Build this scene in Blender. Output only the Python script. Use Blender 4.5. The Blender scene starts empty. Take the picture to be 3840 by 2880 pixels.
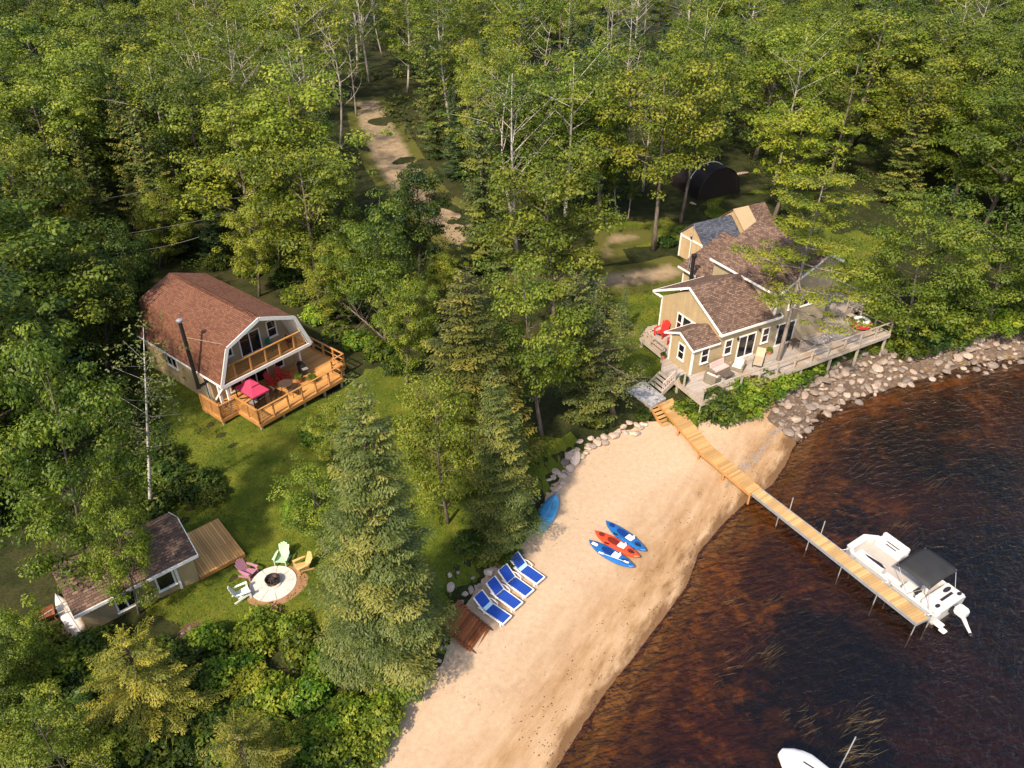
import bpy, math, random
import numpy as np
from mathutils import Vector, Matrix
from mathutils.geometry import delaunay_2d_cdt
R_ = math.radians
SC = bpy.context.scene
COL = SC.collection
# ------------------------------------------------------------------ survey: photo points -> places on the ground
F_, PITCH, CAMH = 2800.0, R_(34.2), 32.0
cp, sp = math.cos(PITCH), math.sin(PITCH)
FW, UP = np.array([0, cp, -sp]), np.array([0, sp, cp])
CAMP = np.array([0, 0, CAMH])
K = 3840 / 2212
def ray(x, y): return FW + np.array([1., 0, 0]) * (x * K - 1920) / F_ - UP * (y * K - 1440) / F_
def at(x, y, z=0.0):
    d = ray(x, y); return CAMP + d * ((z - CAMH) / d[2])
def projpx(P):
    d = np.asarray(P, float) - CAMP; w = d @ FW
    return np.stack([(1920 + F_ * d[..., 0] / w) / K, (1440 - F_ * (d @ UP) / w) / K], -1)
def yonv(x, y, X, Y):
    """height on the vertical line over X,Y that shows at picture row y"""
    lo, hi = -2.0, 60.0
    for _ in range(50):
        m = (lo + hi) / 2
        if projpx((X, Y, m))[1] > y: lo = m
        else: hi = m
    return lo
# ------------------------------------------------------------------ terrain
WPX = [(1080, 1840), (1130, 1760), (1195, 1659), (1240, 1590), (1300, 1500), (1355, 1430), (1425, 1340), (1480, 1265), (1505, 1195), (1550, 1140), (1605, 1085), (1665, 1045), (1695, 1000), (1722, 940), (1765, 885), (1850, 845), (1960, 805), (2100, 780), (2212, 768), (2500, 740), (3400, 690)]
RPX = [(720, 1840), (760, 1760), (812, 1650), (858, 1545), (950, 1435), (985, 1370), (1000, 1310), (1050, 1245), (1115, 1195), (1150, 1130), (1175, 1075), (1225, 1005), (1300, 945), (1400, 912), (1445, 905), (1500, 890), (1560, 905), (1620, 890), (1690, 850), (1770, 790), (1850, 765), (1960, 745), (2100, 725), (2212, 715), (2500, 690), (3400, 640)]
WL = np.array([at(x, y, 0)[:2] for x, y in WPX])
RL = np.array([at(x, y, 1.0)[:2] for x, y in RPX])
def sdist(P, L):
    P = np.atleast_2d(np.asarray(P, float)); best = np.full(len(P), 1e9); sg = np.ones(len(P))
    for a, b in zip(L[:-1], L[1:]):
        ab = b - a; t = np.clip(((P - a) @ ab) / (ab @ ab), 0, 1)
        q = P - (a + t[:, None] * ab); dd = np.hypot(q[:, 0], q[:, 1])
        s = ab[0] * (P[:, 1] - a[1]) - ab[1] * (P[:, 0] - a[0])
        m = dd < best - 1e-9; best[m] = dd[m]; sg[m] = np.sign(s[m])
    return best * np.where(sg == 0, 1, sg)
def smooth(t): t = np.clip(t, 0, 1); return t * t * (3 - 2 * t)
def wob(x, y, s, k=0.0): return np.sin(x * s + 1.3 * np.sin(y * s * .7 + k) + k) * np.cos(y * s * 1.1 + 1.7 * np.sin(x * s * .6 + 2 * k))
def ground(x, y):
    x = np.atleast_1d(np.asarray(x, float)); y = np.atleast_1d(np.asarray(y, float))
    P = np.stack([x, y], 1); d = sdist(P, WL); r = sdist(P, RL)
    zb = -1.7 * (1 - np.exp(np.minimum(d, 0) * .085))
    zs = 1.0 * np.clip(d / np.maximum(d - np.minimum(r, 0), 1e-6), 0, 1) ** .9 + .012 * wob(x, y, 1.1)
    zl = 1.0 + .85 * smooth(r / 1.3) + .02 * np.maximum(r - 1, 0) + .1 * wob(x, y, .35, 1) * smooth(r / 4) + .05 * wob(x, y, .9, 2) * smooth(r / 4)
    zl = zl + .6 * np.exp(-((x + 19.2) ** 2 + (y - 43) ** 2) / 75.0) - .5 * np.exp(-((x + 15.8) ** 2 + (y - 28.4) ** 2) / 14.0)
    return np.where(d < 0, zb, np.where(r < 0, zs, zl))
def gz(x, y): return float(ground(x, y)[0])
def gat(x, y, up=0.0):
    z = 1.8
    for _ in range(8):
        p = at(x, y, z + up); z = gz(p[0], p[1])
    p = at(x, y, z + up); return np.array([p[0], p[1], z])
# ------------------------------------------------------------------ scene-object helpers
def tag(o, label=None, cat=None, group=None, kind=None):
    if label: o['label'] = label
    if cat: o['category'] = cat
    if group: o['group'] = group
    if kind: o['kind'] = kind
    return o
def thing(name, label, cat, loc=(0, 0, 0), rz=0.0, group=None):
    o = bpy.data.objects.new(name, None); COL.objects.link(o)
    o.location = [float(v) for v in loc]; o.rotation_euler = (0, 0, rz); o.empty_display_size = .3
    return tag(o, label, cat, group)
def link(name, me, parent=None, loc=None, rz=0.0):
    o = bpy.data.objects.new(name, me); COL.objects.link(o)
    if parent: o.parent = parent
    if loc is not None: o.location = [float(v) for v in loc]
    if rz: o.rotation_euler = (0, 0, rz)
    return o
def dup(root, loc, rz=0.0, label=None, scale=None):
    r = root.copy(); COL.objects.link(r); r.location = [float(v) for v in loc]; r.rotation_euler = (0, 0, rz)
    if label: r['label'] = label
    if scale: r.scale = scale
    for ch in list(root.children):
        c = ch.copy(); COL.objects.link(c); c.parent = r
        for g in list(ch.children):
            d = g.copy(); COL.objects.link(d); d.parent = c
    return r
class MB:
    """collects faces for ONE mesh object"""
    def __init__(s): s.v = []; s.f = []; s.p = []
    def add(s, vs, fs):
        n = len(s.v); s.p.append((n, len(s.f))); s.v.extend([tuple(float(c) for c in p) for p in vs]); s.f.extend([tuple(i + n for i in f) for f in fs]); return s
    def poly(s, pts): return s.add(pts, [tuple(range(len(pts)))])
    def box(s, c, d, rz=0.0, ry=0.0, rx=0.0):
        M = Matrix.Rotation(rz, 3, 'Z') @ Matrix.Rotation(ry, 3, 'Y') @ Matrix.Rotation(rx, 3, 'X'); c = Vector(c)
        vs = [c + M @ Vector((sx * d[0] / 2, sy * d[1] / 2, sz * d[2] / 2)) for sx in (-1, 1) for sy in (-1, 1) for sz in (-1, 1)]
        return s.add(vs, [(0, 1, 3, 2), (4, 6, 7, 5), (0, 4, 5, 1), (2, 3, 7, 6), (0, 2, 6, 4), (1, 5, 7, 3)])
    def span(s, a, b): return s.box([(a[i] + b[i]) / 2 for i in range(3)], [abs(b[i] - a[i]) for i in range(3)])
    def bar(s, p, q, w, h=None, up=(0, 0, 1)):
        h = h or w; p = Vector(p); q = Vector(q); d = (q - p).normalized(); u = Vector(up)
        x = d.cross(u)
        if x.length < 1e-4: x = d.cross(Vector((1, 0, 0)))
        x.normalize(); y = x.cross(d)
        c = [(-w / 2, -h / 2), (w / 2, -h / 2), (w / 2, h / 2), (-w / 2, h / 2)]
        vs = [p + x * a + y * b for a, b in c] + [q + x * a + y * b for a, b in c]
        return s.add(vs, [(3, 2, 1, 0), (4, 5, 6, 7), (0, 1, 5, 4), (1, 2, 6, 5), (2, 3, 7, 6), (3, 0, 4, 7)])
    def tube(s, pts, rad, n=7, cap=True):
        pts = [Vector(p) for p in pts]; rad = rad if hasattr(rad, '__len__') else [rad] * len(pts); vs = []; fs = []
        for i, p in enumerate(pts):
            d = (pts[min(i + 1, len(pts) - 1)] - pts[max(i - 1, 0)]).normalized()
            a = d.cross(Vector((0.31, .95, .05)) if abs(d.z) > .5 else Vector((0, 0, 1))).normalized(); b = d.cross(a)
            for k in range(n):
                t = 2 * math.pi * k / n; vs.append(p + (a * math.cos(t) + b * math.sin(t)) * rad[i])
        for i in range(len(pts) - 1):
            for k in range(n): fs.append((i * n + k, i * n + (k + 1) % n, (i + 1) * n + (k + 1) % n, (i + 1) * n + k))
        if cap: fs.append(tuple(range(n))[::-1]); fs.append(tuple(range((len(pts) - 1) * n, len(pts) * n)))
        return s.add(vs, fs)
    def lathe(s, prof, c=(0, 0, 0), n=24):
        vs = []; fs = []
        for r, z in prof:
            for k in range(n): t = 2 * math.pi * k / n; vs.append((c[0] + r * math.cos(t), c[1] + r * math.sin(t), c[2] + z))
        for i in range(len(prof) - 1):
            for k in range(n): fs.append((i * n + k, i * n + (k + 1) % n, (i + 1) * n + (k + 1) % n, (i + 1) * n + k))
        fs.append(tuple(range(n))[::-1]); fs.append(tuple(range((len(prof) - 1) * n, len(prof) * n)))
        return s.add(vs, fs)
    def prism(s, poly, z0, z1):
        n = len(poly); vs = [(x, y, z0) for x, y in poly] + [(x, y, z1) for x, y in poly]
        return s.add(vs, [tuple(range(n))[::-1], tuple(range(n, 2 * n))] + [(i, (i + 1) % n, n + (i + 1) % n, n + i) for i in range(n)])
    def extr(s, pts, vec):
        n = len(pts); pts = [Vector(p) for p in pts]; vec = Vector(vec); vs = pts + [p + vec for p in pts]
        return s.add(vs, [tuple(range(n))[::-1], tuple(range(n, 2 * n))] + [(i, (i + 1) % n, n + (i + 1) % n, n + i) for i in range(n)])
    def loft(s, rings, close=True, caps=True):
        n = len(rings[0]); vs = [p for r in rings for p in r]; fs = []
        for i in range(len(rings) - 1):
            for k in range(n if close else n - 1): fs.append((i * n + k, i * n + (k + 1) % n, (i + 1) * n + (k + 1) % n, (i + 1) * n + k))
        if caps: fs.append(tuple(range(n))[::-1]); fs.append(tuple(range((len(rings) - 1) * n, len(rings) * n)))
        return s.add(vs, fs)
    def each(s, name, mat, parent=None, **kw):
        """every added piece becomes an object of its own"""
        ends = s.p[1:] + [(len(s.v), len(s.f))]; out = []
        for (v0, f0), (v1, f1) in zip(s.p, ends):
            q = MB(); q.v = s.v[v0:v1]; q.f = [tuple(i - v0 for i in f) for f in s.f[f0:f1]]; out.append(q.build(name, mat, parent, **kw))
        return out
    def build(s, name, mat, parent=None, smooth=False, bevel=0.0, loc=None, rz=0.0, uv=False):
        me = bpy.data.meshes.new(name); me.from_pydata(s.v, [], s.f); me.validate()
        if bevel or True:
            import bmesh
            bm = bmesh.new(); bm.from_mesh(me)
            bmesh.ops.recalc_face_normals(bm, faces=bm.faces)
            if bevel: bmesh.ops.bevel(bm, geom=list(bm.edges), offset=bevel, segments=2, affect='EDGES', clamp_overlap=True)
            bm.to_mesh(me); bm.free()
        if uv: uvs(me)
        if smooth:
            me.polygons.foreach_set('use_smooth', np.ones(len(me.polygons), bool))
            if smooth != 2: me.set_sharp_from_angle(angle=R_(38))
        me.materials.append(mat)
        return link(name, me, parent, loc, rz)
def uvs(me):
    ul = me.uv_layers.new(name='UVMap'); Z = Vector((0, 0, 1))
    for p in me.polygons:
        n = p.normal
        if abs(n.z) > .999: h = Vector((1, 0, 0)); t = Vector((0, 1, 0))
        else: h = Z.cross(n).normalized(); t = n.cross(h)
        for li in p.loop_indices:
            c = me.vertices[me.loops[li].vertex_index].co; ul.data[li].uv = (c.dot(h), c.dot(t))
def npmesh(name, V, Fq, mat, attrs=None, smooth=False):
    """fast mesh from arrays: Fq is (n,4) or (n,3)"""
    me = bpy.data.meshes.new(name); k = Fq.shape[1]
    me.vertices.add(len(V)); me.vertices.foreach_set('co', np.asarray(V, np.float32).ravel())
    me.loops.add(Fq.size); me.loops.foreach_set('vertex_index', Fq.astype(np.int32).ravel())
    me.polygons.add(len(Fq)); me.polygons.foreach_set('loop_start', np.arange(0, Fq.size, k, dtype=np.int32))
    me.polygons.foreach_set('loop_total', np.full(len(Fq), k, np.int32))
    for an, (dom, arr) in (attrs or {}).items():
        a = me.attributes.new(an, 'FLOAT', dom); a.data.foreach_set('value', np.asarray(arr, np.float32))
    me.update(calc_edges=True); me.validate()
    if smooth: me.polygons.foreach_set('use_smooth', np.ones(len(me.polygons), bool))
    me.materials.append(mat); return me
# ------------------------------------------------------------------ materials
class NT:
    def __init__(s, name):
        s.m = bpy.data.materials.new(name); s.m.use_nodes = True; s.t = s.m.node_tree; s.t.nodes.clear()
        s.out = s.n('ShaderNodeOutputMaterial')
    def n(s, typ, **kw):
        nd = s.t.nodes.new(typ)
        for k, v in kw.items():
            if k[0] == '_': nd.inputs[k[1:].replace('_', ' ')].default_value = v
            else: setattr(nd, k, v)
        return nd
    def l(s, a, b): s.t.links.new(a, b)
    def val(s, x, sock):
        if isinstance(x, bpy.types.NodeSocket): s.l(x, sock)
        else: sock.default_value = x
    def math(s, op, a, b=0.0, clamp=False):
        nd = s.n('ShaderNodeMath', operation=op, use_clamp=clamp); s.val(a, nd.inputs[0]); s.val(b, nd.inputs[1]); return nd.outputs[0]
    def mix(s, f, a, b, mode='MIX'):
        nd = s.n('ShaderNodeMix', data_type='RGBA', blend_type=mode); s.val(f, nd.inputs[0])
        for x, k in ((a, 6), (b, 7)): s.val(x if isinstance(x, bpy.types.NodeSocket) else (*x[:3], 1), nd.inputs[k])
        return nd.outputs[2]
    def ramp(s, f, stops):
        nd = s.n('ShaderNodeValToRGB'); s.l(f, nd.inputs[0]); e = nd.color_ramp.elements
        while len(e) < len(stops): e.new(.5)
        for el, (p, c) in zip(e, stops): el.position = p; el.color = (*c[:3], 1) if hasattr(c, '__len__') else (c, c, c, 1)
        return nd.outputs[0]
    def co(s, kind='Object', scale=(1, 1, 1), rot=(0, 0, 0)):
        if kind == 'World': c = s.n('ShaderNodeNewGeometry').outputs['Position']
        else: c = s.n('ShaderNodeTexCoord').outputs[kind]
        for k, v in (('Rotation', rot), ('Scale', scale)):
            if tuple(v) != ((0, 0, 0) if k == 'Rotation' else (1, 1, 1)):
                m = s.n('ShaderNodeMapping'); m.inputs[k].default_value = v; s.l(c, m.inputs[0]); c = m.outputs[0]
        return c
    def noise(s, co, scale, detail=4, rough=.55, dist=0.0):
        nd = s.n('ShaderNodeTexNoise', _Scale=scale, _Detail=detail, _Roughness=rough, _Distortion=dist); s.l(co, nd.inputs['Vector']); return nd.outputs['Fac']
    def bump(s, h, strength=.3, dist=.02):
        nd = s.n('ShaderNodeBump', _Strength=strength, _Distance=dist); s.l(h, nd.inputs['Height']); return nd.outputs[0]
    def attr(s, name, typ='GEOMETRY'): return s.n('ShaderNodeAttribute', attribute_name=name, attribute_type=typ)
    def principled(s, col, rough=.6, normal=None, metal=0.0, spec=.5, coat=0.0):
        p = s.n('ShaderNodeBsdfPrincipled'); s.val(col if isinstance(col, bpy.types.NodeSocket) else (*col[:3], 1), p.inputs['Base Color'])
        s.val(rough, p.inputs['Roughness']); p.inputs['Metallic'].default_value = metal; p.inputs['Specular IOR Level'].default_value = spec; p.inputs['Coat Weight'].default_value = coat
        if normal: s.l(normal, p.inputs['Normal'])
        return p.outputs[0]
    def done(s, sh): s.l(sh, s.out.inputs[0]); return s.m
def plain(name, col, rough=.55, metal=0.0, var=.18, scale=6.0, spec=.4, coat=0.0):
    t = NT(name); c = t.co('Object'); n = t.noise(c, scale, 5); n2 = t.noise(c, scale * .13, 3)
    f = t.math('ADD', t.math('MULTIPLY', n, .6), t.math('MULTIPLY', n2, .4))
    k = t.ramp(f, [(.3, 1 - var), (.7, 1 + var)])
    cc = t.mix(1.0, col, k, 'MULTIPLY')
    return t.done(t.principled(cc, rough, t.bump(n, .12, .01), metal, spec, coat))
def boards(name, col, width=.14, length=3.2, dirx=True, var=.3, gap=(.02, .012, .006), rough=.65, uv='Object', tint2=None):
    t = NT(name); c = t.co(uv, rot=(0, 0, 0 if dirx else R_(90)))
    b = t.n('ShaderNodeTexBrick', offset=.37, squash=1.0, _Scale=1.0, _Mortar_Size=.008, _Mortar_Smooth=.3, _Bias=0.0, _Brick_Width=length, _Row_Height=width)
    b.inputs['Color1'].default_value = (0, 0, 0, 1); b.inputs['Color2'].default_value = (1, 1, 1, 1); b.inputs['Mortar'].default_value = (.5, .5, .5, 1); t.l(c, b.inputs['Vector'])
    g = t.noise(t.co(uv, scale=(.6, 9, 9) if dirx else (9, .6, 9)), 3.0, 5); w = t.noise(t.co(uv), .5, 4)
    r = t.math('ADD', t.math('MULTIPLY', b.outputs['Color'], .55), t.math('ADD', t.math('MULTIPLY', g, .35), t.math('MULTIPLY', w, .4)))
    k = t.ramp(r, [(.2, 1 - var), (.95, 1 + var)])
    cc = t.mix(1.0, col, k, 'MULTIPLY')
    if tint2: cc = t.mix(t.ramp(w, [(.42, 0.), (.62, .8)]), cc, tint2)
    cc = t.mix(b.outputs['Fac'], cc, gap)
    h = t.math('SUBTRACT', t.math('MULTIPLY', g, .2), b.outputs['Fac'])
    return t.done(t.principled(cc, rough, t.bump(h, .5, .01), spec=.25))
def shingles(name, c1, c2, c3, row=.14, w=.3):
    t = NT(name); c = t.co('UV')
    b = t.n('ShaderNodeTexBrick', offset=.5, _Scale=1.0, _Mortar_Size=.012, _Mortar_Smooth=.2, _Bias=0.0, _Brick_Width=w, _Row_Height=row)
    b.inputs['Color1'].default_value = (0, 0, 0, 1); b.inputs['Color2'].default_value = (1, 1, 1, 1); b.inputs['Mortar'].default_value = (.3, .3, .3, 1); t.l(c, b.inputs['Vector'])
    n = t.noise(c, 2.2, 5, .7); n2 = t.noise(c, .35, 4)
    f = t.math('ADD', t.math('MULTIPLY', b.outputs['Color'], .5), t.math('ADD', t.math('MULTIPLY', n, .55), t.math('MULTIPLY', n2, .35)))
    cc = t.ramp(f, [(.38, c1), (.66, c2), (.98, c3)])
    cc = t.mix(t.math('MULTIPLY', b.outputs['Fac'], .6), cc, [v * .35 for v in c1])
    h = t.math('SUBTRACT', t.math('MULTIPLY', b.outputs['Color'], .5), b.outputs['Fac'])
    return t.done(t.principled(cc, .85, t.bump(h, .8, .02), spec=.2))
def siding(name, col, lap=.13):
    t = NT(name); c = t.co('UV'); s_ = t.n('ShaderNodeSeparateXYZ'); t.l(c, s_.inputs[0])
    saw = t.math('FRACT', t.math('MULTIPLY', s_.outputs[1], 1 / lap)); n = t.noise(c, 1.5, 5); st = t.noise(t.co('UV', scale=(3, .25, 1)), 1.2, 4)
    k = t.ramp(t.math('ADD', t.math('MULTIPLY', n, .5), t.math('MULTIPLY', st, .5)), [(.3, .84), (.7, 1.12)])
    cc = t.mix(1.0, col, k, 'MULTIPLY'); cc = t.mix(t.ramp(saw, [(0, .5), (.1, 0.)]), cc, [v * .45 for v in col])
    return t.done(t.principled(cc, .6, t.bump(saw, .5, .015), spec=.3))
def leafmat(name, ca, cb, cc=None, trans=.32, hue=.06, rough=.5, jit=.5):
    """leaves: two greens mixed leaf by leaf, each tree a little different"""
    t = NT(name); a = t.attr('tint').outputs['Fac']; r = t.n('ShaderNodeObjectInfo').outputs['Random']
    f = t.math('ADD', a, t.math('MULTIPLY', t.math('SUBTRACT', r, .5), jit))
    st = [(.12, ca), (.6, cb)] + ([(.93, cc)] if cc else []); col = t.ramp(f, st)
    h = t.n('ShaderNodeHueSaturation'); t.l(col, h.inputs['Color'])
    r2 = t.math('FRACT', t.math('MULTIPLY', r, 7.31)); t.l(t.math('ADD', .5 - hue * .15, t.math('MULTIPLY', r2, hue * .5)), h.inputs['Hue']); t.l(t.math('ADD', .8, t.math('MULTIPLY', t.math('FRACT', t.math('MULTIPLY', r, 13.7)), .4)), h.inputs['Value'])
    p = t.principled(h.outputs[0], rough, spec=.25); tr = t.n('ShaderNodeBsdfTranslucent'); t.l(t.mix(1.0, h.outputs[0], (1.25, 1.2, .55), 'MULTIPLY'), tr.inputs[0])
    mx = t.n('ShaderNodeMixShader', _Fac=trans); t.l(p, mx.inputs[1]); t.l(tr.outputs[0], mx.inputs[2]); return t.done(mx.outputs[0])
def barkmat(name, ca, cb, scale=(6, 6, 1.2), birch=False):
    t = NT(name); c = t.co('Object', scale=scale); n = t.noise(c, 1.0, 6, .7); col = t.ramp(n, [(.35, ca), (.62, cb)])
    if birch:
        m = t.noise(t.co('Object', scale=(2, 2, 7)), 1.0, 4, .6); col = t.mix(t.ramp(m, [(.56, 0.), (.64, .85)]), col, (.05, .04, .035))
    return t.done(t.principled(col, .85, t.bump(n, .6, .02), spec=.15))
# ------------------------------------------------------------------ plants
def norm(a): return a / np.maximum(np.linalg.norm(a, axis=-1, keepdims=True), 1e-9)
def leafquads(rng, C, N, L, asp=.55, along=None):
    """a rhombus leaf at each centre C facing N"""
    a = rng.normal(size=C.shape) if along is None else along
    a = norm(a - N * (a * N).sum(1, keepdims=True)); b = np.cross(N, a); L = np.asarray(L)[:, None]
    V = np.stack([C - a * L / 2, C + b * L * asp / 2 + a * L * .06, C + a * L / 2, C - b * L * asp / 2 + a * L * .06], 1).reshape(-1, 3)
    return V
class Plant:
    def __init__(s, seed): s.rng = np.random.default_rng(seed); s.w = MB(); s.L = []; s.T = []
    def leaves(s, V, tint): s.L.append(V); s.T.append(tint)
    def clump(s, c, r, n, L, flat=.5, up=.75, ct=None):
        g = s.rng; d = norm(g.normal(size=(n, 3))); rad = g.uniform(.25, 1.0, (n, 1)) ** .6
        P = np.asarray(c) + d * rad * np.array([r, r, r * flat])
        N = norm(d * .8 + np.array([0, 0, up]) + g.normal(size=(n, 3)) * .30)
        ct = g.uniform(.2, .8) if ct is None else ct
        s.leaves(leafquads(g, P, N, L * g.uniform(.7, 1.25, n)), np.clip(ct + g.normal(size=n) * .09, 0, 1))
    def meshes(s, name, leafm, barkm):
        V = np.concatenate(s.L) if s.L else np.zeros((0, 3)); T = np.concatenate(s.T) if s.T else np.zeros(0)
        cr = npmesh(name + '_crown', V, np.arange(len(V)).reshape(-1, 4), leafm, {'tint': ('FACE', T)}) if len(V) else None
        tr = None
        if s.w.f:
            tr = bpy.data.meshes.new(name + '_trunk'); tr.from_pydata(s.w.v, [], s.w.f); tr.update()
            tr.polygons.foreach_set('use_smooth', np.ones(len(tr.polygons), bool)); tr.materials.append(barkm)
        return (tr, cr)
def bez(a, b, c, n=5):
    a, b, c = map(np.asarray, (a, b, c)); t = np.linspace(0, 1, n)[:, None]; return (1 - t) ** 2 * a + 2 * t * (1 - t) * b + t * t * c
def broad(seed, H, R, base=.3, limbs=16, sub=3, n=55, L=.3, r0=.2, flat=.5, airy=1.0, top=.9, elev=(15, 55), cr=.24, lobes=.25, thin=1.0):
    p = Plant(seed); g = p.rng
    bend = g.normal(size=2) * H * .03
    def axis(t): return np.array([bend[0] * math.sin(t * 2.4), bend[1] * math.sin(t * 2.1), H * t])
    p.w.tube([axis(t) for t in np.linspace(0, .93, 9)], [r0 * (1.25 if i == 0 else 1) * (1 - .88 * t) for i, t in enumerate(np.linspace(0, 1, 9))], 7)
    ph = g.uniform(0, 7); lobe = g.uniform(0, 7, 3)
    for i in range(limbs):
        t = base + (top - base) * ((i + g.uniform(0, .8)) / limbs); az = ph + i * 2.399 + g.normal() * .35
        prof = math.sin(math.pi * (.16 + .74 * (t - base) / (1 - base))) ** .7 * (1 + lobes * math.sin(2 * az + lobe[0] + 3 * t)) * g.uniform(.72, 1.12)
        ln = R * prof; el = R_(g.uniform(*elev)) ; o = axis(t * .92); hd = np.array([math.cos(az), math.sin(az), 0])
        m = o + hd * ln * .55 + np.array([0, 0, ln * .45 * math.tan(el) * .8]); e = o + hd * ln + np.array([0, 0, ln * math.tan(el) * .62])
        C = bez(o, m, e, 6); rb = max(.025, r0 * .36 * (1 - t * .6)) * thin
        p.w.tube(C, np.linspace(rb, min(.015, rb * .6), 6), 5, cap=False)
        for q in range(sub):
            f = (.42 + .58 * (q + g.uniform(.2, 1)) / sub); c = C[min(5, int(f * 5))] * (1 - (f * 5) % 1) + C[min(5, int(f * 5) + 1)] * ((f * 5) % 1) if f < 1 else C[5]
            side = np.array([-hd[1], hd[0], 0]) * g.normal() * ln * .26 + np.array([0, 0, abs(g.normal()) * .28]); tip = c + side
            p.w.tube([c, (c + tip) / 2 + np.array([0, 0, .08]), tip], [rb * .4, rb * .25, min(.01, rb * .2)], 4, cap=False)
            rr = R * cr * g.uniform(.7, 1.25); nn = int(n * airy * g.uniform(.6, 1.3))
            p.clump(tip, rr, nn, L, flat * g.uniform(.8, 1.3))
            if g.random() < .6: p.clump(tip + g.normal(size=3) * rr * .8, rr * .6, int(nn * .5), L, flat)
    for k in range(3): p.clump(axis(.95) + g.normal(size=3) * R * .15, R * cr * 1.1, int(n * airy), L, flat * 1.3)
    return p
def spruce(seed, H, R, step=.36, per=6, L=.2, near=False, r0=.2, base=.05, droop=1.0, full=.8, tw=.16, gap=0.0, asp=.5, fan=.5):
    p = Plant(seed); g = p.rng
    p.w.tube([(0, 0, 0), (0, 0, H * .5), (0, 0, H * .995)], [r0, r0 * .6, .015], 7)
    z = H * base; ph = 0; up = np.array([0, 0, 1.])
    while z < H * .985:
        t = z / H; ph += 1.1 + g.uniform(0, .6); nb = max(3, int(per * (1.1 - .45 * t) + .5))
        for k in range(nb):
            if g.random() < gap: continue
            az = ph + k * 6.283 / nb + g.normal() * .2; ln = (R * (1 - t) ** full) * g.uniform(.60, 1.15) + .16
            if t < .12: ln *= .8
            hd = np.array([math.cos(az), math.sin(az), 0.]); sd = np.array([-hd[1], hd[0], 0.])
            sl = math.tan(R_(28 * t ** 1.5 * 1.3 - 18 * (1 - t) * droop)); o = np.array([0, 0, z + g.normal() * .08])
            C = bez(o, o + hd * ln * .55 + up * (ln * sl * .75 - .04), o + hd * ln + up * (ln * sl * .8 + ln * .10), 8)
            if ln > .7: p.w.tube(C[::2], np.linspace(.016 + .010 * ln, .006, 4), 3, cap=False)
            ct = g.uniform(.15, .75); ns = max(4, int(ln / tw)); S = np.linspace(.14, 1.0, ns)
            i = np.minimum(6, (S * 7).astype(int)); fr = (S * 7 - i)[:, None]; c = C[i] * (1 - fr) + C[i + 1] * fr; dr = norm(C[i + 1] - C[i])
            S2 = np.repeat(S, 2); c2 = np.repeat(c, 2, 0); sg = np.tile([-1., 1.], ns)[:, None]
            w = fan * ln * (1 - S2) ** .75 * np.minimum(1, S2 * 3.2) * g.uniform(.75, 1.15, 2 * ns) + .10
            d = norm(np.repeat(dr, 2, 0) * .75 + sd * sg * .85 + up * (-.10 * droop) + np.column_stack([np.zeros((2 * ns, 2)), g.normal(size=2 * ns) * .08]))
            m = np.maximum(1, (w / L).astype(int)); ix = np.repeat(np.arange(2 * ns), m); f = (np.arange(len(ix)) - np.repeat(np.cumsum(m) - m, m) + .5) / m[ix]
            n = len(ix); P = c2[ix] + d[ix] * (w[ix] * f)[:, None] - up * (.18 * w[ix] * f * f)[:, None] + g.normal(size=(n, 3)) * .03
            A = d[ix] + g.normal(size=(n, 3)) * .35; N = up + sd * sg[ix] * .35 + hd * .3 + g.normal(size=(n, 3)) * .2
            P = np.concatenate([P, c + up * .03]); A = np.concatenate([A, dr + g.normal(size=(ns, 3)) * .2]); N = norm(np.concatenate([N, up + g.normal(size=(ns, 3)) * .25]))
            T = np.concatenate([ct + .22 * f * S2[ix], ct + .15 * S]) + g.normal(size=n + ns) * .06
            p.leaves(leafquads(g, P, N, L * g.uniform(1.1, 1.75, n + ns), asp, A), np.clip(T, 0, 1))
        z += step * (1.12 - .55 * t) * g.uniform(.8, 1.2)
    return p
def layered(seed, H, R, limbs=13, base=.3, n=70, L=.3, r0=.2):
    p = Plant(seed); g = p.rng; bx = g.normal(size=2) * .25
    ax = lambda t: np.array([bx[0] * math.sin(3 * t), bx[1] * math.sin(2.5 * t), H * t])
    p.w.tube([ax(t) for t in np.linspace(0, .97, 8)], np.linspace(r0, .03, 8), 7); ph = 0
    for i in range(limbs):
        t = base + (.96 - base) * (i + g.uniform(0, .6)) / limbs; ph += 2.2 + g.normal() * .4
        ln = R * (1.05 - .62 * ((t - base) / (1 - base)) ** 1.3) * g.uniform(.6, 1.15); hd = np.array([math.cos(ph), math.sin(ph), 0.]); o = ax(t)
        C = bez(o, o + hd * ln * .5 + np.array([0, 0, ln * .02]), o + hd * ln + np.array([0, 0, ln * .2]), 7)
        p.w.tube(C, np.linspace(.02 + .011 * ln, .008, 7), 5, cap=False); sd = np.array([-hd[1], hd[0], 0.])
        for q in range(6):
            f = .3 + .7 * (q + 1) / 6; c = C[min(6, int(round(f * 6)))]
            for sg in (-1, 1):
                tip = c + sd * sg * ln * .32 * g.uniform(.3, 1) * (1.15 - f * .6) + hd * ln * .12 * g.random() + np.array([0, 0, .12])
                p.w.tube([c, tip], [.014, .006], 3, cap=False); p.clump(tip, g.uniform(.3, .55) * R / 3, int(n * g.uniform(.4, 1)), L, .32, 1.0)
    p.clump(ax(.97), R * .16, n, L, .8); return p
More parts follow.
